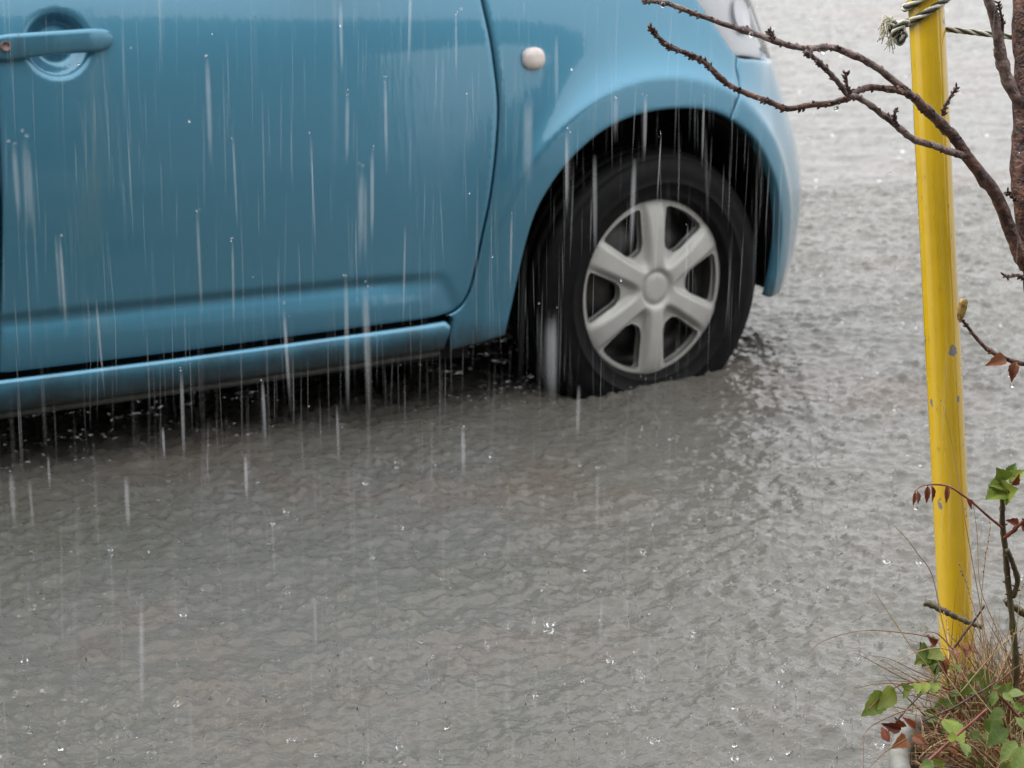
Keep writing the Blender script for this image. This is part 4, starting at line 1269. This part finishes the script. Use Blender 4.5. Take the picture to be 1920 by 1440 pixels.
woody('trunk', TRUNK, .0162, .0108, 'bark', 20, 14, 8, 22)
woody('branch', MAIN, .0086, .0052, 'bark', 9, 12, 7, 26)
woody('branch', A1, .0044, .0024, 'barkpale', 16, 9, 7, 34)
woody('branch', A2, .0040, .0022, 'bark', 18, 9, 7, 60)
woody('branch', A3, .0042, .0026, 'barkpale', 14, 9, 7, 26)
woody('branch', B1, .0072, .0050, 'barkpale', 8, 10, 7, 16)
# dark scaly tip of the middle branch and short fruiting spurs
def spur(pts, r=.0026, scales=26):
    p = spline(pts, 6)
    mb = MB()
    mb.add(*tube(p, np.linspace(r * .8, r * .55, len(p)), 7, jit=.12))
    tt, Nn, Bb = frames(p)
    for _ in range(scales):
        i = RNG.integers(0, len(p)); a = RNG.uniform(0, 2 * PI)
        nn = np.cos(a) * Nn[i] + np.sin(a) * Bb[i]
        dr = nn + tt[i] * RNG.uniform(.4, 1.2)
        ln = RNG.uniform(.0022, .0045)
        mb.add(*tube([p[i] + nn * r * .3, p[i] + nn * r * .3 + dr * ln * .5, p[i] + nn * r * .3 + dr * ln], [.0011, .0013, .0003], 5))
    mb.build('spur', 'bud', tree, offset=TO)
for q in SPUR: spur(q)
spur(A2[-7:], .0030, 60)
spur([A1[-3], A1[-2], A1[-1]], .0026, 8)
# side twig with a swollen yellow bud and two withered leaves
woody('twig', TWIG, .0030, .0018, 'bark', 10, 7, 6, 10)
cp = spline(CATKIN, 6)
v, f = tube(cp, np.interp(np.linspace(0, 1, len(cp)), [0, .25, .6, .9, 1], [.0018, .0048, .0052, .0050, .0030]), 10, jit=.05)
mesh('swollen_bud', v, f, 'catkin', tree, offset=TO)

# ------------------------------------------------------------------ leaves
def leaf_geo(base, tip, width=.42, fold=.22, droop=.12, teeth=5, roll=None, side=None):
    """One leaf blade: midrib from base to tip, two halves folded up, saw-toothed margin."""
    b, t = np.array(base, float), np.array(tip, float)
    ax = t - b
    L = np.linalg.norm(ax)
    ax /= L
    if side is None:
        side = np.cross(ax, [RNG.normal() * .35, -.9, .55 + RNG.normal() * .3])
    side = np.asarray(side, float)
    side -= ax * (side @ ax)
    side /= np.linalg.norm(side)
    nrm = np.cross(side, ax)
    n = teeth * 2 + 2
    vm, vl, vr, ml, mr_ = [], [], [], [], []
    for i in range(n + 1):
        s = i / n
        wd = width * L * (math.sin(PI * min(1, s ** .72)) ** 1.15 if 0 < s < 1 else 0) * .5
        if teeth and 0 < i < n: wd *= (1.05 if i % 2 else .93)
        mid = b + ax * L * s + nrm * (-droop * L * s * s)
        vm.append(mid)
        sh = ax * (L / n * .35 if i % 2 else 0)
        vl.append(mid + side * wd + nrm * wd * fold * 2 + sh)
        vr.append(mid - side * wd + nrm * wd * fold * 2 + sh)
        ml.append(mid + side * wd * .5 + nrm * wd * fold * 1.4)
        mr_.append(mid - side * wd * .5 + nrm * wd * fold * 1.4)
    V = vm + ml + vl + mr_ + vr
    k = n + 1
    F = []
    for i in range(n):
        F += [(i, i + 1, k + i + 1, k + i), (k + i, k + i + 1, 2 * k + i + 1, 2 * k + i), (i + 1, i, 3 * k + i, 3 * k + i + 1), (3 * k + i + 1, 3 * k + i, 4 * k + i, 4 * k + i + 1)]
    return V, F

def leaf(base, tip, mat, parent, off, name='leaf', **kw):
    v, f = leaf_geo(base, tip, **kw)
    return mesh(name, v, f, mat, parent, offset=off)

for a, b in LEAFR:
    leaf(a, b, 'leafb', tree, TO, 'withered_leaf', width=.5, fold=.45, teeth=4)

# rose-like shrub
rb = np.array(ROSE[0]); RO = (rb[0], rb[1], .19)
rose = empty('thorny_shrub', RO)
tag(rose, 'thin dark stemmed shrub with green leaves at its top, right of the yellow pole', 'shrub')
def stalk(name, pts, r0, r1, mat, parent, off, thorns=0, seg=7):
    p = spline(pts, 6)
    r = np.linspace(r0, r1, len(p)) * (1 + .10 * RNG.normal(size=len(p)))
    mb = MB(); mb.add(*tube(p, r, seg, jit=.05))
    tt, Nn, Bb = frames(p)
    for _ in range(thorns):
        i = RNG.integers(1, len(p) - 1); a = RNG.uniform(0, 2 * PI)
        nn = np.cos(a) * Nn[i] + np.sin(a) * Bb[i]
        mb.add(*tube([p[i] + nn * r[i] * .5, p[i] + nn * (r[i] + .0016), p[i] + nn * (r[i] + .0034) + tt[i] * .001], [.0014, .0009, .0002], 5))
    return mb.build(name, mat, parent, offset=off)
stalk('stem', ROSE, .0042, .0030, 'stem', rose, RO, 14, 9)
stalk('side_stem', ROSE2, .0030, .0034, 'stem', rose, RO, 4)
stalk('side_stem', ROSE3, .0024, .0013, 'redstem', rose, RO, 3)
stalk('side_stem', ROSE4, .0044, .0034, 'stem', rose, RO, 3)
stalk('arching_stalk', ARCH_STALK, .0016, .0007, 'redstem', rose, RO)
for a, b in ARCHLEAF: leaf(a, b, 'leafr', rose, RO, width=.34, fold=.5, teeth=3, droop=.02)
for a, b in GREENTOP: leaf(a, b, 'leafy' if RNG.random() < .4 else 'leafg', rose, RO, width=.72, fold=.22, teeth=5)
for a, b in REDR: leaf(a, b, 'leafr', rose, RO, width=.55, fold=.4, teeth=3)

# seedling with a drooping row of toothed leaflets, left of the pole
db = np.array(DROOP[0]); DO = (db[0], db[1], .19)
dr = empty('leafy_seedling', DO)
tag(dr, 'small plant drooping a row of toothed yellow green leaflets over the planter edge', 'plant')
stalk('leaf_stalk', [(db[0], db[1], .19)] + DROOP, .0014, .0006, 'redstem', dr, DO)
for a, b in DROOPLEAF: leaf(a, b, 'leafy', dr, DO, width=.55, fold=.15, teeth=4, droop=.05)
cl = np.array(CLUSTER[0][0])
stalk('leaf_stalk', [(db[0], db[1], .19), (db * .5 + cl * .5).tolist(), cl.tolist()], .0014, .0007, 'redstem', dr, DO)
for a, b in CLUSTER: leaf(a, b, 'leafy' if RNG.random() < .5 else 'leafg', dr, DO, width=.62, fold=.15, teeth=4, droop=.08)

# broad-leaved plant in the near corner
ob = np.array(RACHIS[0][0]); OO = (ob[0], ob[1], .19)
ov_ = empty('broad_leaved_plant', OO)
tag(ov_, 'low plant with broad oval toothed green leaflets at the lower right', 'plant')
for q in RACHIS: stalk('leaf_stalk', q, .0022, .0012, 'redstem', ov_, OO)
for a, b in OVATE: leaf(a, np.array(a) + (np.array(b) - np.array(a)) * .86, 'leafg', ov_, OO, width=.54, fold=.10, teeth=8, droop=.10)

for _ in range(95):
    c = np.array([RNG.uniform(.47, .62), RNG.uniform(2.12, 2.42), RNG.uniform(.225, .30)])
    t = c + np.array([RNG.normal() * .013, RNG.normal() * .013 - .006, -.008 + RNG.normal() * .008])
    leaf(c, t, 'leafg' if RNG.random() < .75 else 'leafy', ov_, OO, width=.52, fold=.12, teeth=7, droop=.12)
# dead leaves and sticks caught in the grass
BROWN_LABEL = ['dark red curled dead leaf standing on the planter rim', 'dark red dead leaf lying along the planter rim', 'pointed red dead leaf behind the planter rim', 'red dead leaf pointing up behind the rim leaves',
               'rust brown dead leaf curled inside the planter rim', 'long orange dead leaf hanging before the pole foot', 'small orange dead leaf by the seedling leaflets', 'orange dead leaf crossing the right edge of the pole foot',
               'orange dead leaf on the front of the pole foot', 'small orange dead leaf low in the near grass', 'dark red pointed dead leaf above the seedling leaflets', 'small rust dead leaf left of the seedling leaflets', 'broad orange dead leaf on the pole just above the grass', 'brown dead leaf lying inside the planter rim']
for (a, b), lab in zip(BROWN, BROWN_LABEL):
    base = np.array(a)
    o = leaf(a, b, 'leafr' if 'red' in lab else 'leafb', None, base, 'dead_leaf', width=.48, fold=.4, teeth=3, droop=.15)
    o.location = base
    tag(o, lab, 'leaf', 'dead leaves in the planter')
ST_LABEL = ['fuzzy dead twig lying slantwise across the foot of the yellow pole', 'thin dark stick crossing the fuzzy twig before the pole', 'thin dark stick leaning out over the planter rim', 'long thin dark stick lying through the grass', 'long reddish stick low in the near grass']
for q, lab, r, mt in zip(STICK, ST_LABEL, (.0038, .0015, .0010, .0012, .0018), ('stem', 'bark', 'bark', 'bark', 'redstem')):
    base = np.array(q[0])
    p = spline(q, 8)
    mb = MB(); mb.add(*tube(p, np.linspace(r, r * .75, len(p)), 7, jit=.16))
    o = mb.build('dead_stick', mt, None, offset=base)
    o.location = base
    tag(o, lab, 'stick', 'dead sticks in the planter')

# ------------------------------------------------------------------ grass
def blade(mb, b, tip_dir, L, w, bend, n=7):
    d0 = np.array(tip_dir, float); d0 /= np.linalg.norm(d0)
    side = np.cross(d0, [RNG.normal(), RNG.normal(), .2]); side /= np.linalg.norm(side)
    p = np.array(b, float); v = []; dcur = d0.copy()
    for i in range(n + 1):
        s = i / n
        ww = w * (1 - s ** 1.6) * .5 + .00008
        v += [p - side * ww, p + side * ww]
        dcur = dcur + np.array([d0[0], d0[1], 0]) * bend / n + np.array([0, 0, -bend * .8 / n]) + RNG.normal(size=3) * .035
        dcur /= np.linalg.norm(dcur)
        p = p + dcur * L / n
    mb.add(v, [(2 * i, 2 * i + 1, 2 * i + 3, 2 * i + 2) for i in range(n)])
for mt, cnt, lab, nm, lr in (('straw', 1500, 'dry straw coloured grass matted over the planter', 'dry_grass', (.05, .17)), ('rust', 1700, 'rusty brown dead grass matted over the planter', 'rusty_grass', (.04, .13)), ('gblade', 220, 'sparse green grass blades in the planter', 'green_grass', (.06, .20))):
    mb = MB()
    for _ in range(cnt):
        a = RNG.uniform(0, 2 * PI); r = .243 * math.sqrt(RNG.random())
        if R_(140) < a < R_(225) and r > .17: r *= .7
        b = (PC[0] + r * math.cos(a), PC[1] + r * math.sin(a), .195)
        lean = RNG.normal(size=2) * (.75 if mt != 'gblade' else .28) + np.array([math.cos(a), math.sin(a)]) * .05
        L = RNG.uniform(*lr)
        blade(mb, b, (lean[0], lean[1], RNG.uniform(.35, 1.1)), L, RNG.uniform(.0010, .0024), RNG.uniform(.2, 1.4))
    for _ in range(cnt // 3):                     # shaggy fringe hanging over the far and left rim
        a = RNG.uniform(R_(50), R_(168)); r = RNG.uniform(.175, .248)
        b = (PC[0] + r * math.cos(a), PC[1] + r * math.sin(a), .20)
        lean = RNG.normal(size=2) * .55 + np.array([math.cos(a), math.sin(a)]) * (.30 if a < R_(130) else .12)
        blade(mb, b, (lean[0], lean[1], RNG.uniform(.3, 1.1)), RNG.uniform(.03, .10 if a < R_(130) else .06), RNG.uniform(.0010, .0022), RNG.uniform(.2, 1.2))
    for _ in range(cnt // 5):                     # taller tuft round the foot of the pole
        b = (RNG.normal(.575, .035), RNG.normal(2.47, .03), .20)
        lean = RNG.normal(size=2) * .45
        blade(mb, b, (lean[0], lean[1], RNG.uniform(.6, 1.1)), RNG.uniform(.06, .15), RNG.uniform(.0010, .0022), RNG.uniform(.1, 1.0))
    o = mb.build(nm, mt)
    tag(o, lab, 'grass', kind='stuff')
# tall seed stems that stand out against the water
tall = MB()
for q in TALL:
    p = spline(q, 7)
    tall.add(*tube(p, np.linspace(.00075, .00035, len(p)), 5))
    if RNG.random() < .5:
        for i in range(int(len(p) * .6), len(p), 1):
            tall.add(*ball(p[i] + RNG.normal(size=3) * .0006, .0011, 5, 4, (.8, .8, 1.7)))
o = tall.build('tall_grass', 'straw')
tag(o, 'thin pale grass stems arching above the planter', 'grass', kind='stuff')
thin = MB()
for q in WIRY:
    p = spline(q, 7)
    thin.add(*tube(p, np.linspace(.0008, .0003, len(p)), 5))
tag(thin.build('wiry_grass', 'rust'), 'thin reddish wiry stems bending out over the water', 'grass', kind='stuff')

# ------------------------------------------------------------------ rope tied round the pole and on to the tree
RB = np.array(KNOT[1])
rope = empty('tie_rope', RB)
tag(rope, 'black and pale twisted rope knotted round the yellow pole and tied to the tree', 'rope')
def twist(pts, r, pitch, n=14, name='rope_length'):
    p = spline(pts, n)
    p = resample(p, .0011)
    t, N, B = frames(p)
    s = np.arange(len(p)) * .0011
    for ph, mt in ((0, 'ropepale'), (PI * .5, 'ropeblack'), (PI, 'ropepale'), (PI * 1.5, 'ropeblack')):
        a = s / pitch * 2 * PI + ph
        q = p + (np.cos(a) * r * .52)[:, None] * N + (np.sin(a) * r * .52)[:, None] * B
        v, f = tube(q, r * .50, 6)
        mesh('strand', v, f, mt, rope, offset=RB)
def on_pole(h, a, r=.0245):
    b = p1 + d * h
    e1 = np.array([1, 0, 0]) - d * d[0]; e1 /= np.linalg.norm(e1)
    e2 = np.cross(d, e1)                       # away from the camera
    return (b + (e1 * math.cos(a) + e2 * math.sin(a)) * r).tolist()
# two turns: rise from the knot on the left, round the front to the right, round the back
lp = []
h0 = -.026
for i in range(49):
    a = PI + .15 + i / 48 * 2 * PI * 1.95
    h = h0 + (.034 * (i % 24.6) / 24.6 if i < 25 else .034 * ((i - 24.6) % 24.6) / 24.6 + .010)
    lp.append((a, h))
A_ = np.linspace(PI + .1, 3 * PI - .1, 26)
twist([on_pole(-.026 + .026 * (1 - math.cos(a - PI)) / 2 * 1.0, a) for a in A_], .0044, .042)
A_ = np.linspace(PI - .05, 3 * PI - .25, 26)
twist([on_pole(-.008 + .030 * (1 - math.cos(a - PI)) / 2, a, .0252) for a in A_], .0044, .042)
twist(SPAN, .0034, .036)
kn = np.array(KNOT[1])
twist([kn + np.array(q) * .0062 for q in ((1.7, .5, 1.4), (.4, -1.2, 1.2), (-.9, -1.0, -.1), (-.3, .5, -1.4), (.9, .9, -.6), (.4, -.9, .6), (-.8, -.2, 1.2), (-1.2, .8, .1), (.1, .7, -1.1), (1.2, -.3, -1.0), (.7, -1.1, -.2))], .0042, .040)
twist([kn + np.array(q) * .0062 for q in ((.9, -.9, -.6), (.8, -.9, -1.6), (.3, -.6, -2.3), (-.4, -.3, -1.7))], .0040, .036)
fr = MB()
for q in FRAY:
    for _ in range(26):
        pp = [np.array(a) + RNG.normal(size=3) * (.0006 + .0019 * i) for i, a in enumerate(q)]
        fr.add(*tube(spline(pp, 5), [.00055] * 11, 4))
fo = fr.build('frayed_end', 'ropepale', rope, offset=RB)

# ------------------------------------------------------------------ water hanging from the branches
for i, (q, lab) in enumerate(zip(HANG, ['clear water drop hanging under the tip of the top branch', 'clear water drop hanging under the bend of the top branch', 'clear water drop hanging under the middle branch', 'clear water drop hanging under the top branch before the headlight', 'clear water drop on the tip of the lowest withered leaf', 'clear water drop on the tip of the hanging red leaflets'])):
    v, f = ball((0, 0, 0), .0028, 10, 8, (1, 1, 1.15))
    o = mesh('water_drop', v, f, 'drop')
    o.location = q
    tag(o, lab, 'water drop', 'drops hanging from twigs')

# ------------------------------------------------------------------ rain and splashes
def strand_obj(name, mat, items, seg, label):
    V, F, A = [], [], []
    for top, ln, r, lean, fade in items:
        k0 = len(V)
        n = len(fade)
        for i in range(n):
            t = i / (n - 1)
            c = np.array(top) + np.array([lean[0] * ln * t, lean[1] * ln * t, -ln * t])
            rr = r * (.55 + .45 * math.sin(PI * min(1, .15 + t * .85)))
            for k in range(seg):
                a = 2 * PI * k / seg
                V.append((c[0] + rr * math.cos(a), c[1] + rr * math.sin(a), c[2]))
                A.append(fade[i])
        for i in range(n - 1):
            for k in range(seg):
                F.append((k0 + i * seg + k, k0 + i * seg + (k + 1) % seg, k0 + (i + 1) * seg + (k + 1) % seg, k0 + (i + 1) * seg + k))
    o = mesh(name, V, F, mat)
    at = o.data.attributes.new('fade', 'FLOAT', 'POINT')
    at.data.foreach_set('value', A)
    tag(o, label, 'rain', kind='stuff')
    return o
items = []
for _ in range(20000):
    y = 1.3 + 8.7 * RNG.random() ** .8
    x = RNG.uniform(-.34, .34) * (y + .6)
    z = RNG.uniform(.05, 2.4)
    ln = RNG.uniform(.06, .16)
    if z - ln < WATER_Z: z = WATER_Z + ln
    st = RNG.uniform(.25, 1.0)
    items.append(((x, y, z), ln, RNG.uniform(.0002, .0008) * (1.0 + .16 * y), (RNG.normal() * .02 - .01, RNG.normal() * .02), [0, st, st * .9, 0]))
strand_obj('rain', 'rain', items, 3, 'fine threads of rain falling through the whole scene')
items = []
for top, ln, r in DRIPS:
    lean = (RNG.normal() * .018, RNG.normal() * .01)
    n = 2 if r < .0028 else (5 if r < .005 else 11)
    for kk in range(n):                           # each streak is a loose bundle of finer threads
        st = RNG.uniform(.5, 1.2) * (.38 if n > 9 else 1)
        off = RNG.normal(size=2) * r * (.45 if n > 2 else .12)
        r2 = r * (RNG.uniform(.7, 1.1) if n == 2 else RNG.uniform(.18, .5))
        t0 = (top[0] + off[0], top[1] + off[1], top[2] - ln * RNG.uniform(0, .10) * (n > 2))
        l2 = ln * RNG.uniform(.72, 1.0)
        for q in (1.0, .7, .42):
            items.append((t0, l2, r2 * q, (lean[0] + RNG.normal() * .004, lean[1]), [.1 * st, .7 * st, st, st * RNG.uniform(.7, 1), st * RNG.uniform(.7, 1), .75 * st, .35 * st, 0]))
strand_obj('dripping_water', 'drip', items, 8, 'thick streaks of water dripping down in front of the car')
db_ = MB()
for top, ln, r in DRIPS:
    for _ in range(RNG.integers(0, 4)):
        c = np.array(top) + np.array([RNG.normal() * r * .7, RNG.normal() * r, RNG.normal() * .002 + .0005])
        db_.add(*ball(c, RNG.uniform(.0004, .0009), 7, 5))
for _ in range(160):
    y = 1.6 + 6 * RNG.random(); x = RNG.uniform(-.27, .27) * y
    db_.add(*ball((x, y, RNG.uniform(.1, 1.4)), RNG.uniform(.0006, .0013), 6, 4))
tag(db_.build('raindrops', 'drop'), 'small glinting raindrops in the air', 'rain', kind='stuff')

sp = MB()
def crown(c, r):
    n = RNG.integers(4, 8)
    for k in range(n):
        a = RNG.uniform(0, 2 * PI); rr = r * RNG.uniform(.6, 1.6)
        q = np.array(c) + [rr * math.cos(a), rr * math.sin(a), RNG.uniform(.001, .012)]
        sp.add(*ball(q, RNG.uniform(.0007, .0020), 6, 4, (1, 1, RNG.uniform(.8, 1.6))))
    # ragged low rim
    m = 12; v, f = [], []
    hgt = r * RNG.uniform(.25, .7)
    for k in range(m):
        a = 2 * PI * k / m
        h = hgt * RNG.uniform(.4, 1.2)
        for rr, z in ((r * .80, -.002), (r * 1.0, h * .6), (r * 1.12, h)):
            v.append((c[0] + rr * math.cos(a), c[1] + rr * math.sin(a), c[2] + z))
    for k in range(m):
        for i in range(2):
            f.append((k * 3 + i, ((k + 1) % m) * 3 + i, ((k + 1) % m) * 3 + i + 1, k * 3 + i + 1))
    sp.add(v, f)
def bubble(c, r):
    v, f = ball(c, r, 10, 6, (1, 1, .75))
    sp.add(v, f)
def jet(c, h):
    n = 7; x = RNG.normal(size=2) * .15
    sp.add(*tube([(c[0] + x[0] * h * t, c[1] + x[1] * h * t, c[2] + h * t) for t in np.linspace(-.1, 1, n)], np.interp(np.linspace(0, 1, n), [0, .15, .6, .85, 1], [.004, .0014, .0009, .0016, .0003]), 6))
    sp.add(*ball((c[0] + x[0] * h * 1.3, c[1] + x[1] * h * 1.3, c[2] + h * 1.35), .0015, 6, 4))
CU = (math.cos(R_(28)), math.sin(R_(28)))
def under_car(x, y):
    dx, dy = x + .0977, y - 5.0946
    u, v = dx * CU[0] + dy * CU[1], -dx * CU[1] + dy * CU[0]
    return -3.0 < u < .62 and abs(v) < .80
cnt = 0
while cnt < 5200:
    y = 2.3 + 11 * RNG.random() ** 1.5; x = RNG.uniform(-.30, .30) * (y + .5)
    if under_car(x, y) or (x - PC[0]) ** 2 + (y - PC[1]) ** 2 < .075: continue
    cnt += 1
    k = RNG.random(); c = (x, y, WATER_Z)
    if k < .14: crown(c, RNG.uniform(.002, .006))
    elif k < .50: bubble(c, RNG.uniform(.001, .0038))
    elif k < .78: jet(c, RNG.uniform(.008, .04))
    else: sp.add(*ball((x, y, WATER_Z + RNG.uniform(.002, .05)), RNG.uniform(.0007, .0019), 6, 4))
tag(sp.build('splashes', 'drop'), 'raindrop splashes and bubbles all over the flood water', 'splash', kind='stuff')
